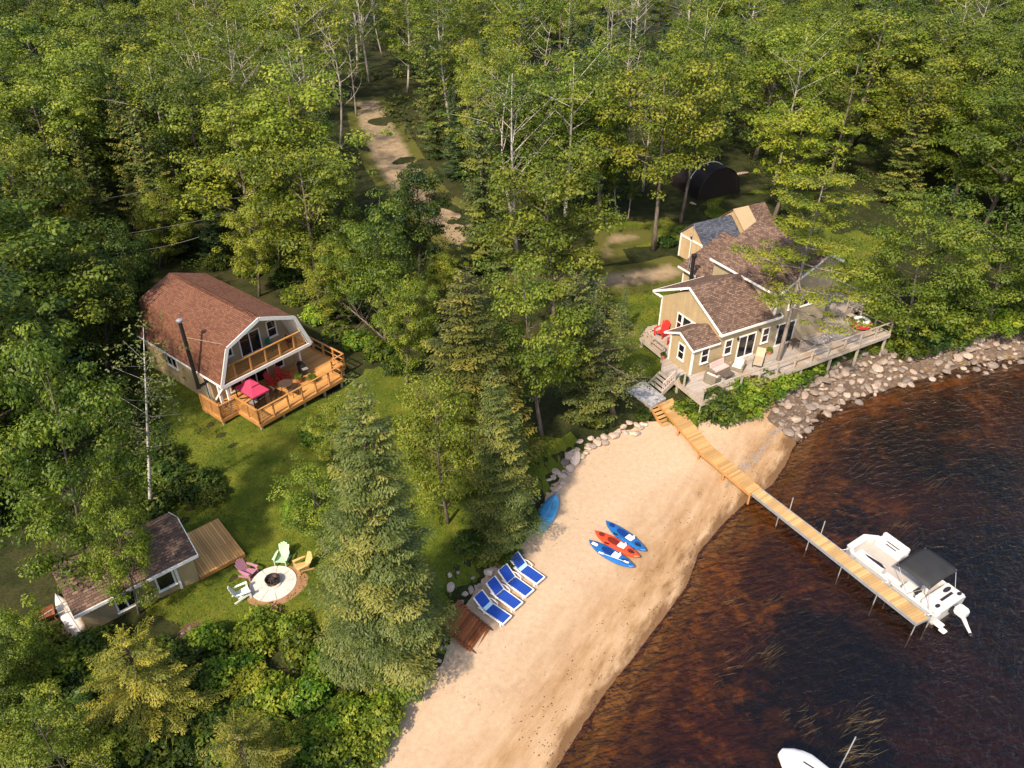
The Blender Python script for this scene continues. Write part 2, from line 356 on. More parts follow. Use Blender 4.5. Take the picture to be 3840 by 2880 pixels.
def deadtree(seed, H, r0=.16, limbs=15, spread=.3, leaf=0, base=.35, up=1.0):
    p = Plant(seed); g = p.rng; bx = g.normal(size=2) * H * .035
    ax = lambda t: np.array([bx[0] * math.sin(2.7 * t), bx[1] * math.sin(2.2 * t), H * t])
    p.w.tube([ax(t) for t in np.linspace(0, 1, 9)], np.linspace(r0, .015, 9), 6)
    for i in range(limbs):
        t = base + (.97 - base) * (i + g.random()) / limbs; az = i * 2.4 + g.normal() * .5; ln = H * spread * (1.1 - .7 * t) * g.uniform(.5, 1.2); hd = np.array([math.cos(az), math.sin(az), 0.])
        C = bez(ax(t), ax(t) + hd * ln * .5 + np.array([0, 0, ln * .25 * up]), ax(t) + hd * ln * .8 + np.array([0, 0, ln * .75 * up]), 6); p.w.tube(C, np.linspace(r0 * .38 * (1.1 - t * .6), .008, 6), 4, cap=False)
        for q in range(4):
            c = C[2 + q % 4]; e = c + norm(hd * .6 + g.normal(size=3) * .7 + np.array([0, 0, .4 * up])) * ln * g.uniform(.2, .45); p.w.tube([c, (c + e) / 2 + g.normal(size=3) * .05, e], [.022, .014, .006], 3, cap=False)
            if leaf: p.clump(e, .4, leaf, .24, .6)
    return p
def shrub(seed, R=1.0, H=1.0, k=26, n=60, L=.16):
    p = Plant(seed); g = p.rng
    for i in range(k):
        az = i * 2.4; q = math.sqrt((i + .5) / k); c = np.array([math.cos(az) * R * q * .85, math.sin(az) * R * q * .85, H * (1 - .55 * q * q) * g.uniform(.6, 1.1)])
        p.w.tube([(c[0] * .15, c[1] * .15, -.1), c * np.array([.7, .7, .55]), c], [.025, .016, .006], 4, cap=False)
        p.clump(c, R * g.uniform(.22, .4), n, L, .6)
        p.clump(c * np.array([1, 1, .55]), R * .3, n // 2, L, .8)
    return p
M = {}
M['leaf'] = leafmat('leaf_green', (.040, .066, .007), (.132, .168, .014), (.25, .252, .026))
M['leaf_light'] = leafmat('leaf_light', (.068, .102, .009), (.175, .208, .018), (.29, .288, .035))
M['leaf_yellow'] = leafmat('leaf_yellow_green', (.075, .105, .008), (.175, .205, .014), (.28, .27, .025))
M['leaf_dark'] = leafmat('leaf_dark', (.020, .042, .007), (.068, .098, .011), (.145, .165, .018))
M['needle'] = leafmat('needle_olive', (.034, .054, .012), (.108, .130, .027), (.225, .205, .040), trans=.18, hue=.04, jit=.2)
M['needle_blue'] = leafmat('needle_dark', (.018, .038, .014), (.056, .085, .028), (.11, .135, .038), trans=.15, hue=.03)
M['needle_gold'] = leafmat('needle_gold', (.042, .058, .008), (.14, .14, .018), (.30, .245, .03), trans=.25, hue=.03)
M['needle_brown'] = leafmat('needle_brown', (.045, .058, .013), (.12, .13, .028), (.22, .195, .045), trans=.22, hue=.05, jit=.2)
M['needle_yellow'] = leafmat('needle_yellow', (.050, .064, .012), (.15, .15, .027), (.32, .25, .045), trans=.2, hue=.04, jit=.2)
M['bark'] = barkmat('bark_grey', (.07, .052, .038), (.19, .15, .12)); M['bark_dark'] = barkmat('bark_dark', (.035, .025, .018), (.11, .08, .06))
M['bark_pale'] = barkmat('bark_pale', (.24, .20, .16), (.48, .42, .35)); M['birch'] = barkmat('bark_birch', (.40, .36, .30), (.62, .57, .50), birch=True)
M['leaf_sun'] = leafmat('leaf_sun', (.052, .105, .008), (.145, .215, .014), (.29, .32, .03), jit=.4)
PROTO = {}
def proto(key, plant, leaf, bark): PROTO.setdefault(key, []).append(plant.meshes(key, M[leaf] if leaf else None, M[bark]))
for s_ in range(3): proto('broad', broad(10 + s_, 12, 4.2, .2, 21, 4, 135, .25, cr=.27), 'leaf', 'bark')
for s_ in range(2): proto('light', broad(20 + s_, 12, 3.8, .22, 20, 4, 125, .24, cr=.27), 'leaf_light', 'bark')
for s_ in range(2): proto('darkbroad', broad(30 + s_, 11, 4.0, .15, 21, 4, 135, .25, cr=.28), 'leaf_dark', 'bark_dark')
for s_ in range(3): proto('poplar', broad(40 + s_, 15, 2.8, .26, 26, 3, 100, .215, r0=.15, elev=(35, 65), airy=.9, cr=.30), 'leaf_light', 'bark_pale')
for s_ in range(2): proto('airy', broad(50 + s_, 14, 3.0, .30, 20, 3, 50, .20, r0=.15, elev=(35, 62), cr=.27), 'leaf_light', 'bark_pale')
for s_ in range(2): proto('tall', broad(150 + s_, 14, 4.2, .44, 20, 4, 140, .24, r0=.19, cr=.27, elev=(20, 60)), 'leaf', 'bark')
for s_ in range(2): proto('yellow', broad(55 + s_, 11, 3.3, .36, 18, 4, 125, .235, elev=(20, 55), cr=.28), 'leaf_yellow', 'bark')
for s_ in range(3): proto('spruce', spruce(60 + s_, 13, 2.6, .40, 6, .22, tw=.17, asp=.45), 'needle_blue', 'bark_dark')
for s_ in range(2): proto('olive', spruce(70 + s_, 13, 2.8, .42, 6, .22, tw=.17, gap=.1, asp=.45), 'needle', 'bark_dark')
for s_ in range(2): proto('pine', layered(80 + s_, 14, 3.4, 16, .24, 95, .26), 'leaf', 'bark')
for s_ in range(3): proto('dead', deadtree(90 + s_, 14), None, 'bark_pale')
for s_ in range(2): proto('shrub', shrub(100 + s_), 'leaf', 'bark')
proto('shrub_light', shrub(103), 'leaf_sun', 'bark'); proto('shrub_dark', shrub(104), 'leaf_dark', 'bark'); proto('shrub_yellow', shrub(105), 'leaf_yellow', 'bark')
def tree(key, loc, H, wide=1.0, label=None, cat='tree', group=None, top=None, var=None, rng=random.Random(3), name=None, nomH=None):
    """one tree: an Empty at its foot > trunk, crown. top = where the tip really is (leaning trees)"""
    pv = PROTO[key]; tr, cr = pv[(var if var is not None else rng.randrange(len(pv))) % len(pv)]
    nom = max((v.co.z for v in tr.vertices)) if nomH is None else nomH
    o = thing(name or 'tree', label, cat, loc, rng.uniform(0, 6.28), group)
    s = H / nom; w = s * wide
    if top is not None:
        d = Vector(top) - Vector([float(v) for v in loc]); s = d.length / nom; w = s * wide
        q = Vector((0, 0, 1)).rotation_difference(d.normalized()); o.rotation_euler = (q.to_matrix() @ Matrix.Rotation(rng.uniform(0, 6.28), 3, 'Z')).to_euler()
    o.scale = (w, w, s)
    link('trunk', tr, o)
    if cr: link('crown', cr, o)
    return o
# ------------------------------------------------------------------ ground
def inpoly(P, poly):
    P = np.asarray(P); x, y = P[:, 0], P[:, 1]; r = np.zeros(len(P), bool); n = len(poly)
    for i in range(n):
        x1, y1 = poly[i]; x2, y2 = poly[(i + 1) % n]
        c = ((y1 > y) != (y2 > y)); xi = (x2 - x1) * (y - y1) / ((y2 - y1) if y2 != y1 else 1e-9) + x1; r ^= c & (x < xi)
    return r
def densify(poly, step, jit, seed, closed=True):
    g = random.Random(seed); out = []
    for i in range(len(poly) if closed else len(poly) - 1):
        a = np.array(poly[i][:2]); b = np.array(poly[(i + 1) % len(poly)][:2]); n = max(1, int(np.hypot(*(b - a)) / step))
        for k in range(n): out.append(a + (b - a) * k / n + np.array([g.gauss(0, jit), g.gauss(0, jit)]) * (k > 0))
    return out
def sheet(name, poly, res, dz, mat, seed=1, jit=.12, step=.5, attrs=True):
    """a ground sheet with a natural outline draped on the terrain"""
    B = densify(poly, step, jit, seed); bp = np.array(B)
    x0, y0 = bp.min(0); x1, y1 = bp.max(0); gx, gy = np.meshgrid(np.arange(x0, x1, res), np.arange(y0, y1, res)); P = np.stack([gx.ravel(), gy.ravel()], 1); P = P[inpoly(P, B)]
    pts = [Vector(p) for p in B] + [Vector(p) for p in P]; nb = len(B)
    V, _, Fc, _, _, _ = delaunay_2d_cdt(pts, [], [list(range(nb))], 1, 1e-4)
    V = np.array([(v.x, v.y) for v in V]); Fc = np.array([f for f in Fc if len(f) == 3]); z = ground(V[:, 0], V[:, 1]) + dz
    VV = np.column_stack([V, z]); a, b, c = VV[Fc[:, 0]], VV[Fc[:, 1]], VV[Fc[:, 2]]; fl = np.cross(b - a, c - a)[:, 2] < 0; Fc[fl] = Fc[fl][:, ::-1]
    me = npmesh(name, VV, Fc, mat, {'shore': ('POINT', sdist(V, WL)), 'edge': ('POINT', np.abs(sdist(V, np.vstack([bp, bp[:1]]))))}, True)
    return tag(link(name, me), kind='structure')
def grid_sheet(name, xs, ys, mat, zf, keep=None):
    gx, gy = np.meshgrid(xs, ys); P = np.stack([gx.ravel(), gy.ravel()], 1); z = zf(P[:, 0], P[:, 1]); nx = len(xs)
    i = np.arange(len(ys) - 1)[:, None] * nx + np.arange(nx - 1)[None, :]; Fq = np.stack([i, i + 1, i + nx + 1, i + nx], -1).reshape(-1, 4)
    if keep: ok = keep(P); Fq = Fq[ok[Fq].all(1)]
    me = npmesh(name, np.column_stack([P, z]), Fq, mat, {'shore': ('POINT', sdist(P, WL))}, True); return tag(link(name, me), kind='structure')
def axis_pts(a, b, c, d, fine, coarse): return np.concatenate([np.arange(a, b, coarse), np.arange(b, c, fine), np.arange(c, d + coarse, coarse)])
# forest floor
t = NT('forest_floor'); c = t.co('World'); n = t.noise(c, .9, 6, .65); n2 = t.noise(c, .12, 4); n3 = t.noise(c, 7, 4)
col = t.ramp(t.math('ADD', t.math('MULTIPLY', n, .6), t.math('MULTIPLY', n2, .4)), [(.3, (.012, .014, .005)), (.5, (.03, .034, .010)), (.7, (.065, .05, .022))])
M['floor'] = t.done(t.principled(t.mix(1., col, t.ramp(n3, [(.3, .7), (.7, 1.3)]), 'MULTIPLY'), .95, t.bump(n3, .6, .06), spec=.1))
grid_sheet('ground', axis_pts(-420, -40, 46, 420, 1.0, 12), axis_pts(-40, 2, 70, 520, 1.0, 12), M['floor'], lambda x, y: ground(x, y) - .004 - .35 * smooth((-sdist(np.stack([x, y], 1), RL) - .15) / .8))
# lawn
t = NT('lawn_grass'); c = t.co('World'); n = t.noise(c, .55, 5, .6); n2 = t.noise(c, 3.2, 5, .7); n3 = t.noise(c, 22, 3, .7); n4 = t.noise(c, .16, 3)
f = t.math('ADD', t.math('MULTIPLY', n, .55), t.math('ADD', t.math('MULTIPLY', n2, .25), t.math('MULTIPLY', n4, .3)))
col = t.ramp(f, [(.36, (.034, .058, .005)), (.52, (.078, .102, .008)), (.66, (.135, .140, .014)), (.78, (.21, .155, .038))])
M['lawn'] = t.done(t.principled(t.mix(1., col, t.ramp(n3, [(.25, .65), (.75, 1.35)]), 'MULTIPLY'), .9, t.bump(n3, .7, .05), spec=.15))
P2 = lambda L, z=1.9: [at(x, y, z)[:2] for x, y in L]
LAWN1 = P2([(290, 770), (420, 840), (560, 930), (745, 850), (820, 800), (950, 820), (1180, 940), (1290, 940), (1200, 1010), (1165, 1070), (1140, 1120), (1040, 1225), (985, 1290), (960, 1390), (800, 1390), (650, 1400), (560, 1400), (420, 1380), (290, 1300), (300, 1100), (370, 950), (330, 860)])
LAWN2 = P2([(1290, 600), (1480, 575), (1470, 520), (1400, 530), (1290, 545), (1285, 490), (1420, 475), (1560, 425), (1640, 415), (1850, 420), (1940, 500), (1930, 700), (1890, 760), (1500, 860), (1340, 780)], 2.3)
sheet('lawn', LAWN1, .5, .012, M['lawn'], 4, .2)
sheet('yard_lawn', LAWN2, .7, .012, M['lawn'], 5, .25, .8)
# gravel lane and drive
t = NT('gravel'); c = t.co('World'); n = t.noise(c, 1.2, 5, .65); n2 = t.noise(c, 16, 3, .7)
col = t.ramp(t.math('ADD', t.math('MULTIPLY', n, .6), t.math('MULTIPLY', n2, .4)), [(.32, (.15, .105, .06)), (.5, (.28, .20, .12)), (.7, (.40, .30, .19))]); ed = t.math('SUBTRACT', t.attr('edge').outputs['Fac'], t.math('MULTIPLY', n, 2.2)); w = t.math('MAXIMUM', t.ramp(t.noise(c, .35, 4), [(.48, 0.), (.85, .4)]), t.ramp(ed, [(.0, 1.), (.95, 0.)]))
M['gravel'] = t.done(t.principled(t.mix(w, col, t.mix(n2, (.045, .050, .012), (.13, .12, .025))), .95, t.bump(n2, .5, .04), spec=.1))
def lane(pts, w):
    P = [at(x, y, 2.6)[:2] for x, y in pts]; l = []; r = []
    for i, p in enumerate(P):
        d = P[min(i + 1, len(P) - 1)] - P[max(i - 1, 0)]; d = d / np.hypot(*d); nn = np.array([-d[1], d[0]]); ww = w[i] if hasattr(w, '__len__') else w; l.append(p + nn * ww / 2); r.append(p - nn * ww / 2)
    return l + r[::-1]
sheet('gravel_lane', lane([(790, 225), (812, 275), (850, 350), (895, 420), (960, 470), (1040, 530), (1150, 590), (1250, 603), (1330, 597), (1420, 585), (1490, 565)], [6, 7.4, 7.8, 7.4, 7.4, 7, 6.6, 5.4, 5.6, 5.4, 5]), .6, .022, M['gravel'], 6, .05, .5)
sheet('gravel_pad', P2([(1295, 492), (1400, 488), (1418, 512), (1345, 535), (1360, 556), (1285, 572), (1270, 530)], 2.5), .6, .020, M['gravel'], 7, .05, .5)
# beach
t = NT('beach_sand'); c = t.co('World'); sh = t.attr('shore').outputs['Fac']
n = t.noise(c, .5, 5, .6); n2 = t.noise(c, 4, 5, .65); n3 = t.noise(c, 34, 3, .8); n4 = t.noise(t.co('World', scale=(.28, 1, 1), rot=(0, 0, R_(-58))), 1.5, 6, .65)
s1 = t.math('ADD', sh, t.math('MULTIPLY', t.math('SUBTRACT', n, .5), 3.2)); s2 = t.math('ADD', sh, t.math('MULTIPLY', t.math('SUBTRACT', n4, .5), 3.0))
dry = t.ramp(n2, [(.3, (.42, .293, .188)), (.6, (.485, .348, .228)), (.8, (.53, .393, .265))])
damp = t.ramp(n4, [(.3, (.25, .135, .058)), (.5, (.35, .215, .11)), (.68, (.43, .29, .17))])
col = t.mix(t.ramp(t.math('MULTIPLY', s1, .2), [(.34, 0.), (1.0, 1.)]), damp, dry)
col = t.mix(t.ramp(s2, [(.1, .85), (.8, 0.)]), col, (.12, .06, .026))
col = t.mix(1., col, t.ramp(n3, [(.28, .80), (.6, 1.05)]), 'MULTIPLY')
fp = t.n('ShaderNodeTexVoronoi', feature='SMOOTH_F1', _Scale=2.6, _Smoothness=.3); t.l(c, fp.inputs['Vector'])
hh = t.math('ADD', t.math('MULTIPLY', fp.outputs['Distance'], .5), t.math('ADD', t.math('MULTIPLY', n2, .7), t.math('MULTIPLY', n3, .25)))
M['sand'] = t.done(t.principled(col, .9, t.bump(hh, .22, .05), spec=.2))
wl = [p - 0 for p in WL]; BE = [at(x, y, .0)[:2] for x, y in [(3300, 705), (2500, 745), (2212, 775), (2100, 788), (1960, 815), (1850, 860), (1770, 900), (1730, 950), (1700, 1008), (1668, 1058), (1612, 1095), (1556, 1150), (1512, 1205), (1486, 1275), (1432, 1350), (1362, 1440), (1308, 1510), (1250, 1600), (1205, 1670), (1150, 1770), (1100, 1850)]]
RE = [at(x, y, 1.05)[:2] + np.array([-.25, .2]) for x, y in RPX[:-1]]
sheet('beach', RE + BE, .45, .012, M['sand'], 8, .1, .4)
# lake bed shows through the brown water
t = NT('lake_bed'); c = t.co('World'); sh = t.attr('shore').outputs['Fac']
n = t.noise(c, .28, 5, .6, .6); n2 = t.noise(c, 1.6, 5, .65); st = t.noise(t.co('World', scale=(.2, 1, 1), rot=(0, 0, R_(-60))), 1.1, 5, .6, .4)
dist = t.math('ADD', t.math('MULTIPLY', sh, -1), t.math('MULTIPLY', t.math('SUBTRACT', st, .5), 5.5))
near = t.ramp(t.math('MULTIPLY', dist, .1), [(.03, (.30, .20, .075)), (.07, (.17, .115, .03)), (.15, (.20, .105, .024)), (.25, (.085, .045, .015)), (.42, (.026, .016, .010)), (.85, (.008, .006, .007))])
weed = t.ramp(n2, [(.3, (.12, .052, .008)), (.6, (.36, .165, .018)), (.8, (.50, .27, .045))])
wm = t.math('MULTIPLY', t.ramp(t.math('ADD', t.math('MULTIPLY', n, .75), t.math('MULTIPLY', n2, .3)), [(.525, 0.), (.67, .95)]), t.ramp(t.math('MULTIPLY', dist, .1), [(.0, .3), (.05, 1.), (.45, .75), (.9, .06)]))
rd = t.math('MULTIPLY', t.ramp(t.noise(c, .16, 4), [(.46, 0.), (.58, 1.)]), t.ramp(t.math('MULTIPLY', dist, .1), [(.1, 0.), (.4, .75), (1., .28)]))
col = t.mix(rd, near, (.085, .028, .011)); col = t.mix(wm, col, weed)
M['bed'] = t.done(t.principled(col, .9, t.bump(n2, .5, .1), spec=.1))
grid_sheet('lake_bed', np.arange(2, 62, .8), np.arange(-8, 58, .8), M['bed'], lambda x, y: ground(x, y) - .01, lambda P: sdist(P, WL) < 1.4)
t = NT('lake_water'); c = t.co('World', rot=(0, 0, R_(32)))
a1 = t.noise(t.co('World', scale=(1, 2.6, 1), rot=(0, 0, R_(-24))), 1.0, 3, .55, .4); a2 = t.noise(t.co('World', scale=(1, 2.2, 1), rot=(0, 0, R_(-38))), 3.0, 4, .6, .3); a3 = t.noise(c, .25, 3)
h = t.math('ADD', t.math('MULTIPLY', a1, 1.0), t.math('MULTIPLY', a2, .42)); b = t.bump(h, .9, .20)
b_ = t.n('ShaderNodeFresnel', _IOR=1.33); t.l(b, b_.inputs['Normal'])
gl = t.n('ShaderNodeBsdfGlossy', _Roughness=.06); gl.inputs['Color'].default_value = (1, 1, 1, 1); t.l(b, gl.inputs['Normal'])
tp = t.n('ShaderNodeBsdfTransparent'); tp.inputs[0].default_value = (.70, .54, .40, 1)
mx = t.n('ShaderNodeMixShader'); t.l(t.math('MULTIPLY', b_.outputs[0], 1.35, True), mx.inputs[0]); t.l(tp.outputs[0], mx.inputs[1]); t.l(gl.outputs[0], mx.inputs[2]); M['water'] = t.done(mx.outputs[0])
wm_ = MB().poly([(-10, -60, 0), (400, -60, 0), (400, 60, 0), (60, 60, 0), (-10, 30, 0)])
tag(wm_.build('lake', M['water']), kind='structure')
# ------------------------------------------------------------------ building materials
M['roof_red'] = shingles('shingle_red', (.105, .045, .027), (.158, .067, .039), (.205, .094, .054), .13, .24)
M['roof_brown'] = shingles('shingle_brown', (.078, .047, .036), (.140, .086, .062), (.235, .150, .103), .14, .27)
M['roof_slate'] = shingles('shingle_slate', (.035, .038, .052), (.072, .078, .10), (.12, .125, .15), .15, .3)
M['tan'] = siding('siding_tan', (.42, .31, .17)); M['tan_grey'] = siding('siding_greige', (.37, .295, .185)); M['tan_shed'] = siding('siding_shed', (.50, .35, .19))
M['white'] = plain('white_trim', (.76, .72, .66), .5, var=.07); M['concrete'] = plain('concrete', (.42, .37, .30), .9, var=.2)
M['glass'] = plain('window_glass', (.012, .012, .016), .06, var=.3, scale=.8, spec=.6); M['black'] = plain('black_metal', (.016, .015, .015), .45, var=.3)
M['cedar_x'] = boards('cedar_boards_x', (.52, .25, .075), .14, 3.6, True); M['cedar_y'] = boards('cedar_boards_y', (.66, .34, .11), .14, 3.6, False)
M['cedar'] = plain('cedar_rail', (.43, .20, .06), .6, var=.25, scale=3); M['grey_x'] = boards('weathered_boards', (.37, .315, .27), .14, 3.2, True, .28, (.07, .055, .045), .8, tint2=(.33, .215, .12))
M['grey'] = plain('weathered_rail', (.36, .30, .235), .8, var=.25, scale=4); M['brown_wood'] = boards('stained_boards', (.27, .095, .035), .2, 2.6, False, .45)
M['steel'] = plain('galvanised', (.46, .45, .43), .45, .6, .15)
def pane_window(par, face, a0, a1, z0, z1, pos, nv=0, nh=1, w=.085, name='window', slope=None):
    """frame and pane set into a wall facing S (-v), W (-u), E (+u) or N (+v) of its house"""
    sg = {'S': -1, 'N': 1, 'W': -1, 'E': 1}[face]
    def p(a, z, o): return (a, pos + sg * o, z) if face in 'SN' else (pos + sg * o, a, z)
    fr = MB()
    def b(x0, x1, y0, y1, o0=-.02, o1=.055): fr.span(p(x0, y0, o0), p(x1, y1, o1))
    b(a0, a0 + w, z0, z1); b(a1 - w, a1, z0, z1); b(a0 + w, a1 - w, z1 - w, z1); b(a0 + w, a1 - w, z0, z0 + w); b(a0 - .03, a1 + .03, z0 - .045, z0, -.02, .09)
    for i in range(nv): x = a0 + (a1 - a0) * (i + 1) / (nv + 1); b(x - w * .45, x + w * .45, z0 + w, z1 - w, -.02, .045)
    for i in range(nh): z = z0 + (z1 - z0) * (i + 1) / (nh + 1); b(a0 + w, a1 - w, z - w * .36, z + w * .36, -.02, .04)
    f = fr.build(name, M['white'], par)
    MB().span(p(a0 + w, z0 + w, -.01), p(a1 - w, z1 - w, .02)).build('pane', M['glass'], f)
    return f
def rail_run(mb, pts, h, post=.09, step=1.5, top=.1, mid=None, endpost=True):
    """posts and rails along a polyline of deck points"""
    for a, b in zip(pts[:-1], pts[1:]):
        a = np.array(a, float); b = np.array(b, float); L = np.hypot(*(b - a)[:2]); n = max(1, round(L / step))
        for i in range(n + 1):
            q = a + (b - a) * i / n; mb.box((q[0], q[1], q[2] + h / 2 - .06), (post, post, h + .1), math.atan2(*(b - a)[1::-1]))
        mb.bar(a + [0, 0, h], b + [0, 0, h], top, .04)
        for m in (mid or []): mb.bar(a + [0, 0, m], b + [0, 0, m], .035, .07)
def roofslab(mb, a, b, c, d, th):
    """slab under the quad a-b-c-d (a-b eave, c-d ridge)"""
    a, b, c, d = map(Vector, (a, b, c, d)); n = (b - a).cross(d - a).normalized()
    if n.z < 0: n = -n
    mb.extr([a, b, c, d], -n * th)
def deck_posts(mb, poly_pts, zt, inset=0.0, w=.14):
    for x, y, X, Y in poly_pts: g0 = gz(X, Y); mb.span((x - w / 2, y - w / 2, g0 - .15), (x + w / 2, y + w / 2, zt))
class Frame:
    def __init__(s, ox, oy, deg): s.o = np.array([ox, oy]); s.a = R_(deg); s.u = np.array([math.cos(s.a), math.sin(s.a)]); s.v = np.array([-s.u[1], s.u[0]])
    def w(s, u, v, z=0.0): q = s.o + s.u * u + s.v * v; return np.array([q[0], q[1], z])
# ------------------------------------------------------------------ the gambrel cottage
G = Frame(-18.22, 38.64, 51.2)
gh = thing('gambrel_cottage', 'two storey cottage under a red brown gambrel roof, with balcony and orange deck', 'house', (*G.o, 0), G.a)
gf = MB().span((.34, 2.06, 1.6), (6.66, 10.04, 2.78)); gf.build('foundation', M['concrete'], gh)
lw = MB(); lw.span((.3, 2.0, 2.75), (6.7, 10.1, 5.5)); lw.build('wall', M['tan'], gh, uv=True)
prof = [(.22, 5.5), (1.08, 7.84), (3.5, 8.78), (5.92, 7.84), (6.78, 5.5)]
gw = MB(); gw.extr([(u, 2.0, z) for u, z in prof], (0, .12, 0)); gw.extr([(u, 10.0, z) for u, z in prof], (0, .12, 0)); gw.build('gable_wall', M['tan_grey'], gh, uv=True)
rf = MB(); pf = [(0, 5.5), (.96, 7.96), (3.5, 8.96), (6.04, 7.96), (7.0, 5.5)]
for (u0, z0), (u1, z1) in zip(pf[:-1], pf[1:]): roofslab(rf, (u0, 0, z0), (u0, 10.35, z0), (u1, 10.35, z1), (u1, 0, z1), .12)
roof = rf.build('roof', M['roof_red'], gh, uv=True)
rv = MB()
for i in range(46): v = .5 + i * .205; rv.bar((3.30, v, 8.93), (3.5, v, 9.01), .11, .035); rv.bar((3.5, v, 9.01), (3.70, v, 8.93), .11, .035)
rv.build('ridge_vent', M['roof_red'], roof, uv=True)
fa = MB()
for (u0, z0), (u1, z1) in zip(pf[:-1], pf[1:]): fa.bar((u0, -.02, z0 - .09), (u1, -.02, z1 - .09), .05, .24, (0, 0, 1))
fa.span((.02, -.05, 5.32), (6.98, .02, 5.54)); fa.span((-.04, 0, 5.40), (.02, 10.3, 5.53)); fa.span((6.98, 0, 5.40), (7.04, 10.3, 5.53)); fa.build('fascia', M['white'], gh)
sf = MB()
for (u0, z0), (u1, z1) in zip(prof[:-1], prof[1:]): sf.poly([(u0, .03, z0 - .02), (u0, 1.98, z0 - .02), (u1, 1.98, z1 - .02), (u1, .03, z1 - .02)])
sf.build('soffit', M['white'], gh)
bal = MB().span((.25, .03, 5.30), (6.75, 1.99, 5.44)); bal = bal.build('balcony', M['cedar_x'], gh)
br = MB(); br.bar((.62, .14, 6.62), (6.4, .14, 6.62), .12, .06); br.bar((.4, .14, 5.62), (6.6, .14, 5.62), .04, .07)
for u in (1.17, 2.35, 3.5, 4.6, 5.75): br.box((u, .14, 6.03), (.10, .09, 1.15))
for i in range(7): u = .5 + i * .1; br.box((u, .14, 6.02 - max(0, .9 - u) * .6), (.04, .03, 1.12 - max(0, .9 - u) * 1.2)); br.box((7 - u, .14, 6.02 - max(0, .9 - u) * .6), (.04, .03, 1.12 - max(0, .9 - u) * 1.2))
br.build('railing', M['cedar'], bal)
pane_window(gh, 'S', 2.85, 4.5, 5.46, 7.1, 2.0, 1, 0, name='sliding_door'); pane_window(gh, 'S', 5.05, 5.82, 5.96, 7.25, 2.0, 0, 1); pane_window(gh, 'S', 1.75, 2.32, 6.0, 6.75, 2.0, 0, 0)
pane_window(gh, 'S', 2.6, 4.5, 2.98, 4.85, 2.0, 1, 0, name='sliding_door'); pane_window(gh, 'S', 1.5, 2.5, 3.4, 4.6, 2.0, 0, 1); pane_window(gh, 'S', 5.05, 5.84, 3.42, 4.5, 2.0, 0, 0); pane_window(gh, 'W', 5.95, 7.25, 4.2, 5.1, .3, 1, 0)
pane_window(gh, 'W', 2.35, 2.72, 3.2, 5.0, .3, 0, 0, name='side_door')
ps = MB(); ps.box((6.5, .9, 4.2), (.13, .13, 2.25)); ps.box((.42, 1.3, 4.2), (.16, .16, 2.25)); ps.box((.42, .25, 4.2), (.13, .13, 2.25)); ps.bar((.36, 2.0, 3.4), (.36, .3, 5.3), .1, .12); ps.each('porch_post', M['white'], gh)
DZ = 3.18
GD = [(.76, -2.2), (7.62, -2.2), (7.62, -1.1), (8.7, -1.1), (8.7, 4.6), (6.72, 4.6), (6.72, 1.98), (.3, 1.98), (.3, 2.4), (-.46, 2.4), (-.46, .13), (.76, .13)]
dk = MB().prism(GD, DZ - .045, DZ).build('deck', M['cedar_x'], gh)
sk = MB()
for a, b in ((0, 1), (1, 2), (2, 3), (3, 4), (10, 11), (11, 0), (9, 10)): sk.bar((*GD[a], DZ - .16), (*GD[b], DZ - .16), .05, .22)
sk.build('deck_fascia', M['cedar'], dk)
dp = MB(); deck_posts(dp, [(u, v, *G.w(u, v)[:2]) for u, v in [(.9, -2.05), (2.6, -2.05), (4.3, -2.05), (6, -2.05), (7.5, -2.05), (-.35, .25), (.8, .25), (-.35, 2.2), (8.55, -1), (8.55, 2), (8.55, 4.4), (2.6, -.2), (6, -.2)]], DZ - .27); dp.each('deck_post', M['grey'], dk)
dr = MB(); rail_run(dr, [(.80, .13, DZ), (.80, -2.16, DZ), (7.58, -2.16, DZ)], 1.02, .1, 1.14, .13); rail_run(dr, [(7.58, -2.16, DZ), (7.58, -1.14, DZ), (8.66, -1.14, DZ), (8.66, 4.55, DZ)], 1.02, .1, 1.1, .12, [.12, .55]); rail_run(dr, [(-.42, 2.36, DZ), (-.42, .17, DZ), (.76, .17, DZ)], 1.02, .1, 1.2, .12, [.1]); dr.build('railing', M['cedar'], dk)
def lattice(mb, a, b, z0, z1, step=.16):
    a = np.array(a, float); b = np.array(b, float); L = np.hypot(*(b - a)); d = (b - a) / L; h = z1 - z0; s = -h
    while s < L:
        for sg in (1, -1):
            s0, s1 = (s, s + h) if sg > 0 else (s + h, s); t0 = max(0, min(s0, s1)); t1 = min(L, max(s0, s1))
            if t1 - t0 < .05: continue
            zz = lambda q: z0 + (q - s) if sg > 0 else z1 - (q - s)
            mb.bar((*(a + d * t0), zz(t0)), (*(a + d * t1), zz(t1)), .012, .035)
        s += step
la = MB(); lattice(la, (.80, -2.1), (.80, .1), DZ + .12, DZ + .98); lattice(la, (-.42, .17), (.76, .17), DZ + .1, DZ + .98); lattice(la, (-.42, .2), (-.42, 2.3), DZ + .1, DZ + .98); la.build('lattice', M['cedar'], dk)
ch = MB(); ch.tube([(-.3, 2.5, 4.6), (-.3, 2.5, 9.45)], .12, 12); ch.tube([(-.3, 2.5, 4.62), (.32, 2.5, 4.62)], .1, 10); ch.lathe([(.15, -.06), (.15, .04), (.04, .1)], (-.3, 2.5, 4.55), 12); ch = ch.build('chimney', M['black'], gh, smooth=True)
MB().lathe([(.16, 0), (.2, .05), (.2, .16), (.05, .24)], (-.3, 2.5, 9.42), 14).build('chimney_cap', M['steel'], ch, smooth=True)
MB().tube([(-.2, 2.45, 8.3), (1.0, .5, 7.98)], .010, 5).build('stay_wire', M['concrete'], ch)
